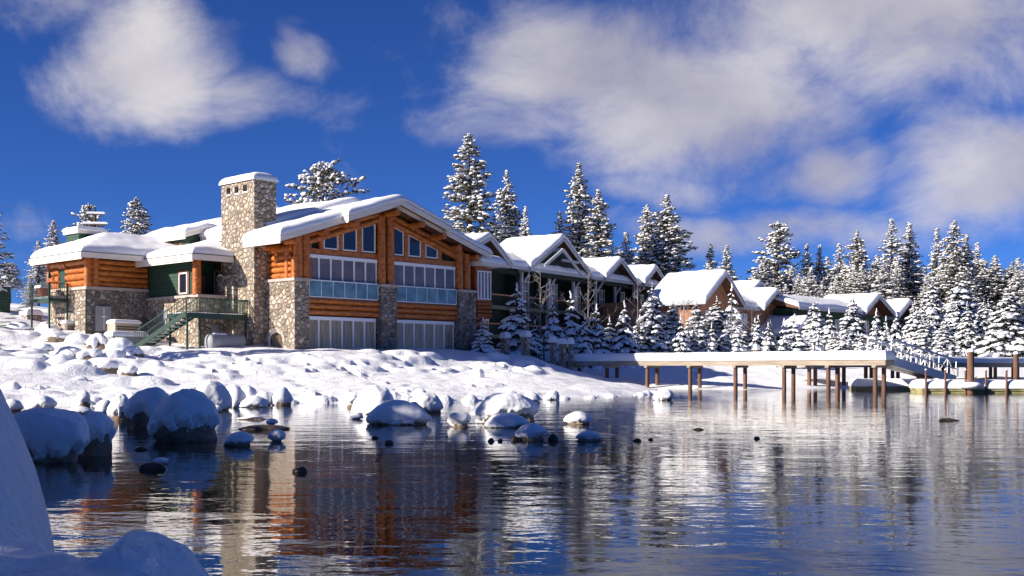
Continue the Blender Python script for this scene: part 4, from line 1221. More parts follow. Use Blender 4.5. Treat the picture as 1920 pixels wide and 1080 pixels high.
def boulder(px, base, w, h, cover, label, depth=.8, lean=0.0, square=0.0, level=4, wet=False, D=None, group=None, thick=.13, name='boulder', cat='boulder', zbase=None, seed=None):
    """base: photo row of its waterline; cover 0..1: how far down the snow hangs"""
    seed = seed if seed is not None else int(px * 7 + base)
    if D is None: D = CH * FP / (base - HZ)
    wm = w / FP * D
    D2 = D + wm * depth * .45
    z0 = 0.0 if zbase is None else zbase
    hm = CH + (HZ - (base - h)) / FP * D2 - z0
    x = (px - 960) / FP * D2
    d, F = ICO[level]
    d = d.copy()
    nz = fbm(d * 1.3 + seed * 3.1, 4)
    nf = fbm(d * 5.0 + seed * 1.7, 3)
    rock = np.sign(d) * np.abs(d) ** (1 - square * .45)
    sx, sy, sz = wm / 2, wm / 2 * depth, hm
    rs = np.random.default_rng(seed + 5)
    pn = rs.normal(size=(11, 3)); pn[:, 2] = np.abs(pn[:, 2]) * .8; pn /= np.linalg.norm(pn, axis=1)[:, None]
    pc = rs.uniform(.70, .98, 11)                        # flattened faces, as on split rock
    fac = np.clip(d @ pn.T, .05, None) / pc
    fac = ((fac ** 9).sum(1) + 1.0) ** (-1 / 9.0)
    fac = fac / fac.max()
    sc = fac * (1 + .12 * nz + .04 * nf)
    P = rock * sc[:, None] * np.array([sx, sy, sz])
    P[:, 0] += lean * P[:, 2]
    P[:, 2] = np.where(P[:, 2] < 0, P[:, 2] * .6, P[:, 2]) + .20 * hm
    P[:, 2] *= (hm if cover <= 0 else max(hm - thick * 1.0, .3 * hm)) / P[:, 2].max()
    P[:, 0] *= (wm / 2 - (thick * .35 if cover > .4 else 0)) / max(abs(P[:, 0]).max(), 1e-6)
    R = thing(name, label, cat, (x, D2, z0), 0, group)
    me = fast_mesh('rock', P, F, M_wetrock if wet else M_rock)
    o = bpy.data.objects.new('rock', me); COL.objects.link(o); o.parent = R
    if cover > 0:
        ns = fbm(d * 1.7 + seed * 5.7, 3) * .36 + fbm(d * 6.5 + seed, 2) * .12
        lim = 1 - cover * 1.05
        zz = P[:, 2] / max(P[:, 2].max(), 1e-6) + d[:, 0] * -.10
        m = zz + ns - lim
        up = sstep(-.02, .16, m)
        rad = P / (np.linalg.norm(P, axis=1)[:, None] + 1e-9)
        sm = np.sign(d) * np.abs(d) ** (1 - square * .45) * ((fac * .6 + .4) * (1 + .13 * nz))[:, None] * np.array([sx, sy, sz])
        sm[:, 0] += lean * sm[:, 2]
        sm[:, 0] *= (wm / 2) / max(abs(sm[:, 0]).max(), 1e-6)
        sm[:, 2] = np.where(sm[:, 2] < 0, sm[:, 2] * .6, sm[:, 2]) + .20 * hm; sm[:, 2] *= hm / sm[:, 2].max()
        out = np.maximum((np.linalg.norm(sm, axis=1) - np.linalg.norm(P, axis=1)), .03) 
        S = P + rad * ((out * up + (thick * .42) * up) * (1) - (.05 + .1 * wm * 0) * (1 - up))[:, None]
        S[:, 2] += thick * .35 * up * np.clip(d[:, 2], 0, 1) - np.where(up < .5, .02, 0)
        S[:, 2] *= 1.0 if S[:, 2].max() <= hm * 1.04 else hm * 1.04 / S[:, 2].max()
        S[up < .02] = P[up < .02] * .9
        me = fast_mesh('snow_cap', S, F, M_snow)
        c = bpy.data.objects.new('snow_cap', me); COL.objects.link(c); c.parent = R
    return R

BL = [  # px, waterline row, width, height, cover, label, options
 (88, 868, 150, 100, .74, 'long low boulder in thick snow, nearest at the left by the snowbank', dict(depth=.7, square=.35, level=6, thick=.2)),
 (179, 856, 84, 82, .52, 'boulder with bare grey lower half right of the long low one', dict(depth=.9, square=.4, level=6, thick=.14)),
 (352, 829, 137, 97, .62, 'largest round boulder of the left shallows, brown rock bared at its left', dict(depth=.95, level=6, thick=.16)),
 (279, 803, 88, 75, .6, 'tall boulder half hidden behind the largest round one, dark rock bared below', dict(depth=.95, square=.2, level=5, thick=.15)),
 (394, 770, 76, 56, .97, 'smooth blue shaded snow dome behind the largest round boulder', dict(level=5)),
 (438, 760, 48, 38, .95, 'smaller snow dome right of the blue shaded dome', dict(level=4)),
 (464, 757, 38, 34, .95, 'white snow dome at the shore left of the stream stones', dict()),
 (477, 764, 52, 22, .93, 'low white mound in front of the shore domes', dict()),
 (494, 760, 34, 26, .92, 'squat snow mound between two shore domes', dict()),
 (528, 760, 40, 34, .88, 'pair sized snowy stone at the shoreline with a dark foot', dict()),
 (225, 789, 46, 50, .7, 'stone with hanging snow left of the tall boulder', dict(level=5)),
 (196, 777, 30, 27, .85, 'small snow ball left of the hanging snow stone', dict()),
 (77, 777, 62, 36, .66, 'rounded boulder with a brown underside above the long low one', dict(level=5)),
 (20, 754, 56, 38, .75, 'snowy boulder cut by the left edge near the shore', dict(level=5)),
 (25, 771, 34, 22, .8, 'small capped stone under the boulder at the left edge', dict()),
 (90, 750, 46, 23, .78, 'oval snow topped stone on the far left shore', dict()),
 (158, 763, 28, 31, .68, 'upright stone with brown face on the left shore', dict()),
 (179, 761, 30, 17, .72, 'low stone right of the upright brown faced one', dict()),
 (151, 780, 60, 18, .6, 'flat snow dusted stone in the left channel', dict()),
 (439, 765, 14, 12, .8, 'tiny snow ball in front of the white mound', dict()),
 (407, 773, 12, 13, .8, 'tiny snow ball right of the largest round boulder', dict()),
 (450, 837, 48, 27, .58, 'round capped stone on a brown base right of the largest boulder', dict(level=5)),
 (431, 836, 26, 11, 0, 'bare brown stone left of the round capped one', dict(wet=True)),
 (519, 828, 26, 23, .68, 'small snow cone standing alone in the channel', dict()),
 (510, 797, 15, 12, .75, 'little snow ball perched on the flat channel ledge', dict(D=28.5)),
 (474, 787, 60, 10, .35, 'thin snow streaked ledge in the channel', dict(depth=.5)),
 (490, 806, 110, 10, .0, 'long flat dark ledge in the channel', dict(depth=.4, wet=True)),
 (285, 882, 52, 16, .0, 'flat brown stone nearest the camera in the left pool', dict(depth=.6, wet=True)),
 (302, 876, 26, 18, .3, 'brown stone with a dab of snow on the flat brown one', dict(D=16.6, depth=.8)),
 (264, 844, 28, 7, 0, 'thin dark stone awash below the largest round boulder', dict(wet=True, depth=.5)),
 (563, 886, 32, 11, 0, 'lone dark wet stone in the chimney reflection', dict(wet=True)),
 (702, 777, 84, 54, .95, 'tall snow mound with sunlit left side at the middle shore', dict(level=5, lean=.15)),
 (747, 797, 122, 46, .86, 'broad oval boulder in the middle shallows with a thin brown foot', dict(level=5, depth=.7, thick=.14)),
 (798, 775, 64, 38, .84, 'rounded snowy boulder right behind the broad oval one', dict(level=5)),
 (786, 755, 34, 26, .95, 'small dome on the beach behind the rounded boulder', dict()),
 (862, 801, 40, 28, .66, 'cube like stone with a square snow cap', dict(square=.8, depth=.9)),
 (954, 795, 122, 57, .74, 'biggest dome of the middle shallows with dark cracks under its cap', dict(level=6, depth=.8)),
 (952, 801, 80, 26, .88, 'flat loaf of snow in front of the biggest middle dome', dict(square=.6, depth=.5, D=26.8, level=5)),
 (998, 826, 60, 32, .62, 'lumpy capped stone below the flat loaf', dict(level=5)),
 (1038, 826, 22, 13, 0, 'bare dark stone at the right of the lumpy capped one', dict(wet=True)),
 (965, 826, 18, 9, 0, 'bare dark stone at the left of the lumpy capped one', dict(wet=True)),
 (1084, 796, 50, 24, .66, 'low snowy stone alone right of the biggest middle dome', dict()),
 (1103, 828, 50, 20, .3, 'brown stone with a small white peak', dict(depth=.6)),
 (1244, 751, 36, 21, .8, 'white stone off the tip of the beach before the pier', dict(level=5)),
 (1195, 828, 18, 6, 0, 'larger of two dark stones awash right of the white peaked one', dict(wet=True)),
 (1220, 825, 10, 4, 0, 'smaller of two dark stones awash right of the white peaked one', dict(wet=True)),
 (667, 786, 22, 12, .75, 'small snowy stone left of the broad oval boulder', dict()),
 (660, 765, 26, 24, .6, 'dark sided stone left of the tall snow mound', dict()),
 (921, 828, 14, 7, 0, 'dark pebble like stone in the line left of the lumpy one', dict(wet=True)),
 (938, 828, 10, 5, 0, 'smallest dark stone in the line left of the lumpy one', dict(wet=True)),
 (703, 822, 14, 5, 0, 'small dark stone under the broad oval boulder', dict(wet=True)),
 (729, 832, 18, 7, 0, 'dark stone nearest below the broad oval boulder', dict(wet=True)),
 (896, 710, 27, 20, .97, 'white snow block like boulder high on the beach', dict(D=64, zbase=.75)),
 (1310, 806, 22, 4, 0, 'thin dark stone awash in the shaded reflection', dict(wet=True, depth=.4)),
 (1419, 823, 12, 5, 0, 'tiny dark stone in the middle of the open water', dict(wet=True)),
 (1777, 789, 46, 5, 0, 'long dark driftwood log lying in the water at right', dict(wet=True, depth=.16, square=.5, name='driftwood_log', cat='log')),
 (760, 744, 26, 14, .9, 'little mound on the beach left of the small dome', dict(D=50, zbase=.1)),
 (1037, 750, 24, 18, .93, 'snow mound on the shoreline right of the biggest middle dome', dict()),
 (997, 752, 30, 18, .93, 'wide snow mound on the shoreline behind the biggest middle dome', dict()),
]
for px, base, w, h, cov, lab, kw in BL: boulder(px, base, w, h, cov, lab, **kw)
RIP = [(12, 650, 46, 24, 'leftmost of the top row'), (56, 644, 44, 24, 'second in the top row'), (103, 650, 48, 28, 'third in the top row, ochre faced'), (146, 652, 46, 26, 'fourth in the top row'), (184, 656, 40, 30, 'peaked one in the top row'),
       (226, 656, 44, 22, 'right end of the top row'), (64, 692, 50, 28, 'leftmost of the lower row'), (112, 697, 52, 30, 'second in the lower row'), (152, 700, 44, 26, 'third in the lower row'), (6, 694, 40, 28, 'lower row at the frame edge'), (200, 698, 42, 22, 'right end of the lower row'), (36, 626, 42, 22, 'upper slope below the stone block'), (22, 716, 34, 20, 'lowest at the frame edge'),
       (80, 668, 40, 24, 'between the rows under the ochre one'), (34, 672, 42, 24, 'between the rows near the frame edge'), (128, 674, 44, 24, 'middle row, sharp edged'), (170, 678, 42, 24, 'middle row below the peaked one'), (214, 676, 38, 20, 'middle row at its right end'), (250, 668, 40, 18, 'flat one right of the rows'), (90, 626, 40, 18, 'upper slope left of the lodge wing'), (242, 702, 36, 16, 'small one at the foot of the slope'), (88, 716, 38, 18, 'foot of the slope under the leftmost lower one'), (150, 722, 34, 16, 'foot of the slope in the flat snow'), (290, 690, 34, 14, 'lonely flat one in the open slope'), (560, 672, 36, 12, 'bank stone below the lower windows'), (905, 684, 38, 12, 'bank stone in the shade right of the lodge')]
for k, (px, base, w, h, where) in enumerate(RIP):
    D = np.interp(base, [620, 650, 700, 725], [74.5, 68.5, 57.5, 52]) if px < 330 else (66 if px < 800 else 75)
    c = wpt(px, base, D)
    hm_ = h / FP * D
    zb_ = gz(c.x, c.y + .5) - .30 * hm_
    pxh = (CH - zb_) * FP / D + HZ                       # photo row of the buried foot
    boulder(px, base, w * 1.25, h, (.44, .58, .50, .64)[k % 4], 'riprap boulder with brown rock under snow, ' + where, D=D, zbase=zb_ - 0 * pxh, group='riprap boulders on the left slope', level=4, depth=.85, thick=.12, square=.3, seed=901 + k * 13)

# ------------------------------------------------------------------ trees
def lobes(C, S, T, level, rs, amp=.22):
    """many lumpy ellipsoids: centres C (n,3), radii S (n,3), unit long-axis directions T (n,3)"""
    V, F = ICO[level]
    n = len(C); m = len(V)
    up = np.tile([0, 0, 1.0], (n, 1))
    x = T / (np.linalg.norm(T, axis=1)[:, None] + 1e-9)
    y = np.cross(up, x); y /= (np.linalg.norm(y, axis=1)[:, None] + 1e-6)
    z = np.cross(x, y)
    lo = V[None] * (1 + amp * rs.normal(size=(n, m, 1)) * .6)
    P = C[:, None] + lo[..., 0:1] * (x * S[:, 0:1])[:, None] + lo[..., 1:2] * (y * S[:, 1:2])[:, None] + lo[..., 2:3] * (z * S[:, 2:3])[:, None]
    FF = (F[None] + (np.arange(n) * m)[:, None, None]).reshape(-1, 3)
    return P.reshape(-1, 3), FF

def spikes(C, rad, k, rs, droop=0.0, wid=.22):
    """k thin needle sprays (triangles) round every centre"""
    n = len(C)
    d = rs.normal(size=(n, k, 3)); d[..., 2] = d[..., 2] * .7 - droop
    d /= np.linalg.norm(d, axis=2)[..., None]
    s = np.cross(d, rs.normal(size=(n, k, 3))); s /= (np.linalg.norm(s, axis=2)[..., None] + 1e-6)
    L_ = (rad[:, None] * rs.uniform(.7, 1.25, (n, k)))[..., None]
    c = C[:, None]
    base = c - d * L_ * .15
    P = np.stack([base + s * L_ * wid, base - s * L_ * wid, c + d * L_], 2)
    F = np.arange(n * k * 3).reshape(-1, 3)
    return P.reshape(-1, 3), F

def pine_mesh(H, Rm, seed, c=.36, zlow=.1, shape=.8, dens=1.0, snow=.62, droop=-.05, flat=False, lean=0):
    rs = np.random.default_rng(seed)
    Cs, Ts, Rs = [], [], []
    nbr = int(H * (1 - zlow) * 23 * dens * (1.25 if Rm > 2.5 else 1.0) * (.36 / c))
    sec = rs.uniform(.70, 1.18, (12, 8))                 # uneven reach by height and side
    for i in range(nbr):
        q = rs.random() ** .92
        if i < 10: q = .93 + .007 * i
        z = H * (zlow + (1 - zlow) * q)
        az = rs.uniform(0, 6.283)
        prof = (1 - q) ** shape * min(1, .5 + q * 5)
        if flat: prof = (math.sin(min(1, q * .9 + .12) * math.pi) ** .6)
        prof *= sec[min(11, int(q * 12)), int(az / 6.2832 * 8) % 8]
        L_ = max(.22, Rm * prof * (rs.uniform(.45, 1.1) if i % 3 else rs.uniform(.85, 1.12)))
        dr = droop + rs.normal() * .10 - .12 * (1 - q)
        r = L_ * rs.uniform(.25, .55)
        while r < L_ * 1.02:
            side = rs.normal() * .15 * r
            x = math.cos(az) * r - math.sin(az) * side
            y = math.sin(az) * r + math.cos(az) * side
            Cs.append((x, y, z + r * dr + .14 * r * r / max(L_, .1) + rs.normal() * .07))
            Ts.append((math.cos(az), math.sin(az), dr + .2 * rs.normal()))
            Rs.append(c * rs.uniform(.6, 1.15) * (1 if L_ > .7 else .7))
            r += c * rs.uniform(.7, 1.2)
    for q in np.linspace(.0, 1.0, 5):
        Cs.append((rs.normal() * .05, rs.normal() * .05, H * (.95 + .05 * q))); Ts.append((0.3, 0, 1)); Rs.append(c * (.8 - .45 * q))
    C = np.array(Cs); T = np.array(Ts); R_ = np.array(Rs)
    VF = spikes(C, R_ * 1.3, 8, rs, .1, .2)
    pick = rs.random(len(C)) < min(.97, snow + .24)
    Cp, Rp, Tp = C[pick], R_[pick], T[pick]
    S = np.stack([Rp * rs.uniform(.55, .98, len(Rp)), Rp * rs.uniform(.42, .72, len(Rp)), Rp * rs.uniform(.28, .5, len(Rp))], 1)
    VS = lobes(Cp + np.array([0, 0, 1]) * Rp[:, None] * .36, S, Tp, 1, rs, .34)
    return VF, VS

def spruce_mesh(H, Rm, seed, lev=2, snow=1.0, droop=.46, c=1.0):
    """young spruce bowed under snow: drooping fingers of snow in tiers"""
    rs = np.random.default_rng(seed)
    C, T, S, FC, FR = [], [], [], [], []
    tiers = int(max(7, H * 1.9))
    for k in range(tiers):
        q = k / tiers
        z = H * (.06 + .90 * q)
        L0 = Rm * (1 - q) ** .85 + .10
        nb = int(round(5 + 4 * (1 - q)))
        ph = rs.uniform(0, 6.28)
        for i in range(nb):
            az = ph + i * 6.283 / nb + rs.normal() * .28
            z = H * (.06 + .90 * q) + rs.normal() * H * .016
            L_ = L0 * rs.uniform(.58, 1.22)
            dx, dy = math.cos(az), math.sin(az)
            ns = 3 if L_ > .5 else 1
            for j in range(ns):
                r = L_ * ((j + .75) / (ns + .35)) + .03
                t = r / L_
                dz = .12 * r - droop * L_ * t ** 2.1
                slope = .12 - droop * 2.1 * t ** 1.1
                sz = L_ * (.32 if ns > 1 else .42) * rs.uniform(.85, 1.15)
                if rs.random() < .96 * snow:
                    C.append((dx * r, dy * r, z + dz + .06)); T.append((dx, dy, slope)); w = sz * rs.uniform(.42, .66) + .03
                    S.append((sz * .88, w, w * .48))
                FC.append((dx * r, dy * r, z + dz - .08)); FR.append(sz * 1.05 + .06)
                if ns > 1 and j > 0:
                    for sg in (-1, 1):
                        o = sg * L_ * .20
                        if rs.random() < .8 * snow:
                            C.append((dx * r * .9 - dy * o, dy * r * .9 + dx * o, z + dz - .02)); T.append((dx - dy * sg * .6, dy + dx * sg * .6, slope - .1)); S.append((sz * .62, w * .64, w * .38))
                        FC.append((dx * r * .9 - dy * o, dy * r * .9 + dx * o, z + dz - .14)); FR.append(sz * .7 + .05)
    for q in range(3):
        C.append((rs.normal() * .03, rs.normal() * .03, H * (.93 + .035 * q))); T.append((.2, 0, 1)); S.append((.13 * c, .09 - .02 * q, .09 - .02 * q))
    C = np.array(C); T = np.array(T); S = np.array(S)
    VF = spikes(np.array(FC), np.array(FR), 10, rs, .55, .16)
    VS = lobes(C, S, T, lev, rs, .14)
    return VF, VS

def bare_mesh(H, seed, spread=.35, n0=14):
    rs = random.Random(seed)
    mb = MB()
    def grow(p, d, L_, r, depth):
        q = p + d * L_
        mb.cyl(p, q, r, r * .6, n=5 if depth else 7, caps=False)
        if depth >= 3 or L_ < .18: return
        for _ in range(3 if depth else 0):
            f = rs.uniform(.35, 1)
            a = Vector((rs.gauss(0, 1), rs.gauss(0, 1), rs.uniform(.1, .9))).normalized()
            grow(p.lerp(q, f), (d * .7 + a * .7).normalized(), L_ * rs.uniform(.42, .62), max(.006, r * .5), depth + 1)
    mb.cyl((0, 0, 0), (0, 0, H), .028 * H ** .5, .01, n=7)
    for i in range(n0):
        z = H * (.22 + .75 * i / n0)
        az = rs.uniform(0, 6.28)
        d = Vector((math.cos(az), math.sin(az), rs.uniform(.35, .9))).normalized()
        grow(Vector((0, 0, z)), d, H * spread * (1.05 - z / H) * rs.uniform(.7, 1.1) + .15, .022, 1)
    return mb

TREE = {}
def tree_proto(key, VF, VS, H, rt, needle):
    f = fast_mesh('foliage_' + key, *VF, needle, False); s = fast_mesh('snow_' + key, *VS, M_tsnow, True)
    tb = MB().cyl((0, 0, -1.5), (0, 0, H * .55), rt, rt * .6, n=8).cyl((0, 0, H * .55), (0, 0, H * .97), rt * .6, .03, n=6)
    rs = random.Random(key)
    for i in range(14):
        z = H * rs.uniform(.12, .85); a = rs.uniform(0, 6.28); l_ = H * .09 * (1.1 - z / H)
        tb.cyl((0, 0, z), (math.cos(a) * l_, math.sin(a) * l_, z + l_ * .1), rt * .22, .02, n=4, caps=False)
    t = tb.build('trunk', M_bark); me = t.data; bpy.data.objects.remove(t)
    fv = VF[0]; w0_ = float(np.percentile(np.hypot(fv[:, 0], fv[:, 1]), 93 if key[:2] in ('sp', 'fi') else 89))
    TREE[key] = (me, f, s, H, w0_)

for k in range(4): tree_proto('pineA%d' % k, *pine_mesh(20, 3.4, 100 + k, c=.27, zlow=.10, dens=.80, snow=.60, shape=.72), 20, .28, M_needle)
for k in range(5): tree_proto('pineB%d' % k, *pine_mesh(18, 2.2, 200 + k, c=.27, zlow=.08, dens=.8, snow=.72, shape=.66, droop=-.16), 18, .2, M_needle)
for k in range(3): tree_proto('pineC%d' % k, *pine_mesh(16, 3.0, 300 + k, c=.29, zlow=.36, dens=.75, snow=.62, shape=.5, droop=.02), 16, .3, M_needle)
tree_proto('flat0', *pine_mesh(15, 4.6, 400, c=.34, zlow=.5, dens=.7, snow=.6, flat=True), 15, .3, M_needle)
for k in range(6): tree_proto('spruce%d' % k, *spruce_mesh(5.0, 1.35 + .08 * (k % 3), 500 + k), 5, .08, M_needleb)
for k in range(3): tree_proto('fir%d' % k, *spruce_mesh(10.0, 2.5, 600 + k, lev=1, droop=.5, snow=.92), 10, .14, M_needleb)
BARE = []
for k in range(3):
    o = bare_mesh(6.5, 700 + k).build('b', M_frost); BARE.append(o.data); bpy.data.objects.remove(o)

_tr = random.Random(99)
def tree(key, px, top, D, half=None, label='', name=None, cat='tree', group=None, base=None, rz=None, off=None):
    me, f, s, H0, w0 = TREE[key]
    c = wpt(px, top, D)
    zg = gz(c.x, c.y) if D < 150 else gz(c.x * 150 / D, 150) * .6 + 2
    if base is not None: zg = CH + (HZ - base) / FP * D
    zg -= .15
    H = max(c.z - zg, 1.0)
    kz = H / H0
    kx = kz if half is None else (half / FP * D) / w0
    kx = min(max(kx * 1.12, kz * .6), kz * 2.3)
    R = thing(name or ('snowy_spruce' if key[:2] in ('sp', 'fi') else 'snowy_pine'), label, cat, (c.x, c.y, zg), rz if rz is not None else _tr.uniform(0, 6.28), group)
    for nm, d in (('trunk', me), ('foliage', f), ('snow', s)):
        o = bpy.data.objects.new(nm, d); COL.objects.link(o); o.parent = R; o.scale = (kx, kx, kz)
    return R

TL = [  # key, px, top row, D, half width px, label
 ('pineC0', -30, 335, 62, 34, 'dark pine reaching in at the left edge of the picture'),
 ('pineB0', 100, 415, 118, 24, 'small pine left of the utility pole'),
 ('pineC1', 167, 382, 135, 32, 'bushy pine right behind the utility pole'),
 ('pineC2', 255, 373, 128, 34, 'rounded pine standing over the log wing roof'),
 ('pineB1', 72, 452, 112, 26, 'thin hazy conifer rising left of the log wing'),
 ('pineC0', 18, 492, 105, 42, 'low snow laden pine between the green box and the lodge'),
 ('pineB3', 56, 520, 98, 26, 'short snowy pine just left of the side deck'),
 ('flat0', 606, 306, 118, 64, 'flat topped pine looking over the lodge roof'),
 ('pineA0', 880, 251, 152, 60, 'tallest pine, right above the lodge gable end'),
 ('pineA1', 950, 320, 158, 38, 'second tall pine just right of the tallest'),
 ('pineB2', 985, 388, 150, 19, 'slim white conifer between the two tall pine groups'),
 ('pineA2', 1086, 307, 160, 46, 'dark tall pine in the middle group behind the green building'),
 ('pineA3', 1122, 356, 156, 40, 'shorter sunlit pine leaning on the right of the middle group'),
 ('pineB4', 1050, 398, 158, 28, 'narrow left pine of the middle group'),
 ('pineA1', 1250, 366, 165, 52, 'broad frosted pine behind the right end of the green building'),
 ('pineA0', 1214, 384, 168, 38, 'frosted pine left of the broad one'),
 ('pineB1', 1174, 436, 165, 26, 'low pine in the gap before the frosted pair'),
 ('pineB3', 1333, 459, 165, 22, 'left one of the two pines over the tan building'),
 ('pineB0', 1362, 462, 160, 26, 'right one of the two pines over the tan building'),
 ('pineC1', 1458, 416, 165, 36, 'tall pine with bare lower trunk over the tan building'),
 ('pineA2', 1430, 488, 158, 40, 'bushy pine under the bare trunked one'),
 ('pineB2', 1513, 456, 165, 20, 'left of three narrow pines over the far long roof'),
 ('pineB4', 1537, 460, 168, 20, 'middle of three narrow pines over the far long roof'),
 ('pineB0', 1574, 458, 165, 22, 'right of three narrow pines over the far long roof'),
 ('pineA3', 1607, 433, 160, 34, 'dark broad pine above the far gables'),
 ('pineB1', 1672, 411, 158, 28, 'tall spire right of the far gables'),
 ('pineB3', 1705, 419, 160, 28, 'tall spire second from the far gables'),
 ('pineB0', 1756, 430, 170, 24, 'shaded dark pine between the spires and the frosted giant'),
 ('pineA0', 1789, 414, 150, 36, 'frosted giant pine of the right forest'),
 ('pineB2', 1812, 440, 152, 22, 'thin spire on the right shoulder of the frosted giant'),
 ('pineB4', 1832, 456, 158, 24, 'pointed pine behind the thin spire'),
 ('pineA1', 1866, 480, 150, 34, 'round shouldered pine near the right edge'),
 ('pineA2', 1898, 492, 152, 36, 'dense pine at the right edge of the forest'),
 ('pineB1', 1925, 484, 150, 30, 'pine cut by the right edge of the picture'),
 ('fir0', 1895, 528, 112, 46, 'big drooping spruce loaded with snow at the right'),
 ('fir1', 1748, 520, 125, 34, 'drooping spruce at the foot of the spires'),
 ('fir2', 1800, 500, 128, 44, 'wide white spruce in front of the frosted giant'),
 ('fir1', 1845, 560, 118, 26, 'shorter spruce between the two drooping ones'),
 ('fir0', 1715, 560, 118, 26, 'spruce right beside the far end wall'),
 ('fir2', 1768, 600, 108, 24, 'low spruce at the back of the gangway'),
 ('fir0', 1600, 551, 112, 34, 'spruce standing before the left far gable'),
 ('spruce0', 1643, 580, 106, 17, 'small spruce left of the far end wall'),
 ('spruce1', 1661, 594, 104, 14, 'smallest of three spruces by the far end wall'),
 ('spruce2', 1681, 585, 103, 17, 'right one of three spruces by the far end wall'),
 ('fir1', 1528, 556, 116, 26, 'spruce before the left end of the far long roof'),
 ('spruce3', 1555, 580, 110, 20, 'spruce below the middle of the far long roof'),
 ('spruce4', 1489, 590, 100, 26, 'neat white spruce right of the little porch gable'),
 ('spruce5', 1422, 592, 98, 18, 'slim sunlit spruce left of the little porch gable'),
 ('fir2', 1345, 556, 98, 38, 'broad spruce before the main tan gable'),
 ('fir0', 1382, 588, 95, 26, 'spruce at the right foot of the tan gable'),
 ('fir1', 1306, 562, 96, 28, 'dark spruce at the left foot of the tan gable'),
 ('spruce1', 1372, 534, 106, 22, 'spruce top showing above the others by the tan gable'),
 ('fir2', 1222, 532, 92, 34, 'large spruce before the right end of the green building'),
 ('spruce2', 1171, 566, 89, 24, 'spruce left of the large one in the shaded row'),
 ('spruce3', 1118, 572, 88, 26, 'fourth spruce of the shaded row from the lodge'),
 ('spruce4', 1070, 548, 88, 26, 'third spruce of the shaded row from the lodge'),
 ('spruce5', 1036, 560, 87, 23, 'second spruce of the shaded row from the lodge'),
 ('spruce0', 968, 533, 84, 32, 'first and fullest spruce of the shaded row beside the lodge'),
 ('spruce1', 905, 596, 80.5, 20, 'low spruce tucked under the lodge bay'),
 ('spruce2', 1096, 590, 86.5, 19, 'short dark spruce squeezed between the third and fourth shaded ones'),
 ('spruce4', 1143, 596, 90, 20, 'low spruce right of the fourth shaded one'),
 ('spruce5', 1003, 600, 85.5, 18, 'knee high spruce between the first and second shaded ones'),
 ('spruce0', 1199, 590, 91, 20, 'low spruce left of the large one in the shaded row'),
 ('fir1', 1262, 560, 93, 27, 'spruce in shade where the green building meets the tan roof'),
 ('fir0', 1445, 600, 108, 18, 'small spruce between porch gable and tan wall'),
]
for t in TL: tree(t[0], t[1], t[2], t[3], t[4], t[5])
# forest behind, filling between the named trees
USED = set()
def near_label(px, what, hi=9999):
    c = sorted((t for t in TL if len(t[5].split()) <= 10 and t[2] < hi), key=lambda t: abs(t[1] - px))
    for t in c:
        w = 'just left of' if px < t[1] - 4 else 'just right of' if px > t[1] + 4 else 'right behind'
        for v in (w,):
            lab = what + ' ' + v + ' the ' + t[5]
            if lab not in USED and abs(px - t[1]) < 160:
                USED.add(lab); return lab
    return what
fr = random.Random(5)
for i in range(46):
    px = 1150 + i * 18 + fr.uniform(-8, 8)
    lim = np.interp(px, [1150, 1300, 1420, 1560, 1700, 1800, 1960], [520, 535, 525, 500, 505, 510, 520])
    tree('pine%s%d' % (fr.choice('ABB'), fr.randrange(4)), px, lim + fr.uniform(-24, 12), fr.uniform(170, 200), fr.uniform(26, 38), near_label(px, 'background pine', 600), group='pines of the back forest')
for i in range(40):
    px = 1400 + i * 13.5 + fr.uniform(-7, 7)
    top = np.interp(px, [1400, 1500, 1600, 1700, 1800, 1960], [520, 500, 500, 500, 500, 505]) + fr.uniform(-22, 42)
    tree('pineB%d' % fr.randrange(5), px, top, fr.uniform(146, 168), fr.uniform(24, 36), near_label(px, 'frosted pine'), group='frosted pines of the right forest')
for i in range(22):
    px = 1700 + i * 12 + fr.uniform(-6, 6)
    tree('fir%d' % fr.randrange(3), px, 590 + fr.uniform(-34, 26), fr.uniform(112, 134), fr.uniform(16, 26), near_label(px, 'young spruce'), group='young spruces behind the floats')
for i in range(14):
    px = 1500 + i * 15 + fr.uniform(-6, 6)
    tree('spruce%d' % fr.randrange(6), px, 622 + fr.uniform(-16, 12), fr.uniform(100, 108), fr.uniform(12, 17), near_label(px, 'little spruce'), group='little spruces before the far building')
for i in range(9):
    px = 1250 + i * 27 + fr.uniform(-6, 6)
    tree('spruce%d' % fr.randrange(6), px, 606 + fr.uniform(-20, 12), fr.uniform(90, 96), fr.uniform(15, 20), near_label(px, 'hedge spruce'), group='spruces before the tan building')
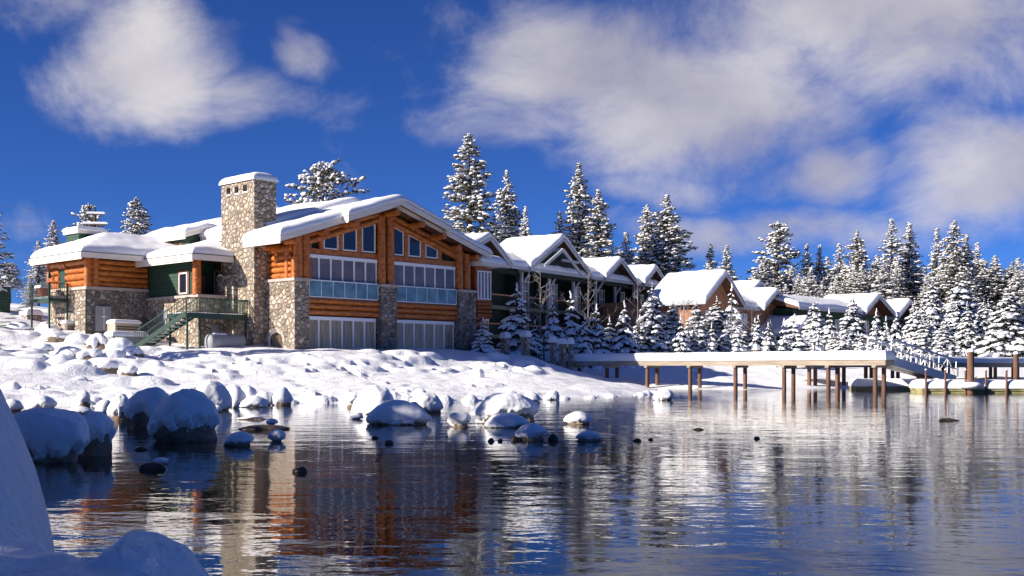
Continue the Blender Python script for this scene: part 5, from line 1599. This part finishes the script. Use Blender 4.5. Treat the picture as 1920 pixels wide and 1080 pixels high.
# trees outside the frame on the left whose shade falls on the near water
for i, (x, y, h) in enumerate(((-21, 22, 16), (-17.5, 18.5, 14), (-22, 16, 17), (-18, 13.5, 15), (-21, 10.5, 17), (-16.5, 8, 14), (-20, 5, 17), (-15, 3, 14), (-19, 0, 17), (-14, -2, 14), (-18, -5, 17), (-13, -7, 14), (-17, -10, 16))):
    R = thing('snowy_pine', 'tall pine beyond the left side of the picture', 'tree', (x, y, .5), i, 'pines left of the camera')
    me, f, s, H0, w0 = TREE['pineA%d' % (i % 4)]
    for nm, d in (('trunk', me), ('foliage', f), ('snow', s)):
        o = bpy.data.objects.new(nm, d); COL.objects.link(o); o.parent = R; o.scale = (h / H0 * 1.45, h / H0 * 1.45, h / H0 * .86)
BT = [(992, 508, 86, 'bare frosted sapling left of the second shaded spruce'), (1013, 500, 88, 'tall bare sapling beside the second shaded spruce'), (1103, 492, 89, 'forked bare tree before the big green gable'), (1196, 520, 90, 'bare tree left of the large shaded spruce'),
      (1290, 545, 92, 'twiggy bare tree before the tan roof'), (1282, 520, 96, 'thin leafless sapling against the tan roof'), (1372, 560, 92, 'bare shrub like tree among the tan gable spruces'), (1568, 600, 104, 'leafless sapling before the far long roof'), (118, 560, 96, 'frosted leafless shrub left of the side deck'), (66, 562, 93, 'frosted leafless shrub behind the stone block'),
      (1625, 598, 108, 'leafless sapling under the left far gable'), (1410, 560, 104, 'bare sapling in front of the tan middle roof')]
for k, (px, top, D, lab) in enumerate(BT):
    c = wpt(px, top, D); zg = gz(c.x, c.y) - .1; H = c.z - zg
    o = bpy.data.objects.new('bare_tree', BARE[k % 3]); COL.objects.link(o)
    o.location = (c.x, c.y, zg); o.scale = (H / 6.5,) * 3; o.rotation_euler = (0, 0, k * 1.3)
    tag(o, lab, 'bare tree')

# ------------------------------------------------------------------ stone posts and lamps of the promenade
PO = [(947, 622, 20, 'first from the lodge'), (986, 620, 20, 'second from the lodge'), (1037, 630, 15, 'third from the lodge'), (1055, 633, 17, 'fourth from the lodge'), (1070, 633, 11, 'narrow fifth one from the lodge'), (1188, 641, 18, 'left one below the large shaded spruce'), (1226, 641, 17, 'right one below the large shaded spruce'),
      (1417, 645, 16, 'left one beside the porch gable'), (1434, 650, 12, 'small one beside the porch gable'), (1536, 650, 14, 'one before the far long roof')]
for k, (px, top, w, where) in enumerate(PO):
    D = 82.5 if px < 1100 else 92
    c = wpt(px, top, D); zg = gz(c.x, c.y) - .3; wm = w / FP * D * .58; h = c.z - zg - .42
    R = thing('stone_post', 'snow capped stone post along the promenade, ' + where, 'post', (c.x, c.y, zg), TH, 'stone posts along the promenade')
    MB().box(-wm / 2, wm / 2, -wm / 2, wm / 2, 0, h).build('shaft', M_stone, R)
    slab_snow(R, -wm / 2 - .08, wm / 2 + .08, -wm / 2 - .08, wm / 2 + .08, h + .002, .42, k, r=.16, amp=.03)
def lamp_post(px, top, D, label):
    c = wpt(px, top, D); zg = gz(c.x, c.y) - .1; h = c.z - zg
    R = thing('lamp_post', label, 'lamp post', (c.x, c.y, zg))
    MB().cyl((0, 0, 0), (0, 0, h - .45), .05, n=8).build('pole', M_lamp, R)
    o = MB().cyl((0, 0, h - .45), (0, 0, h - .18), .10, .16, n=8).build('lantern', M_lamp, R)
    MB().cyl((0, 0, h - .18), (0, 0, h - .08), .2, .17, n=12).cyl((0, 0, h - .08), (0, 0, h), .17, .05, n=12).build('snow_cap', M_snow, o)
lamp_post(1020, 612, 84, 'short lamp post with a snow ball top beside the shaded spruces')
lamp_post(1444, 633, 96, 'lamp post with snowy top near the porch gable')
lamp_post(1527, 637, 98, 'lamp post with snowy top before the far long roof')
lamp_post(1546, 638, 98, 'second lamp post right of the snowy topped one by the far roof')
lamp_post(1796, 655, 94, 'lamp post with snowy top behind the near float')
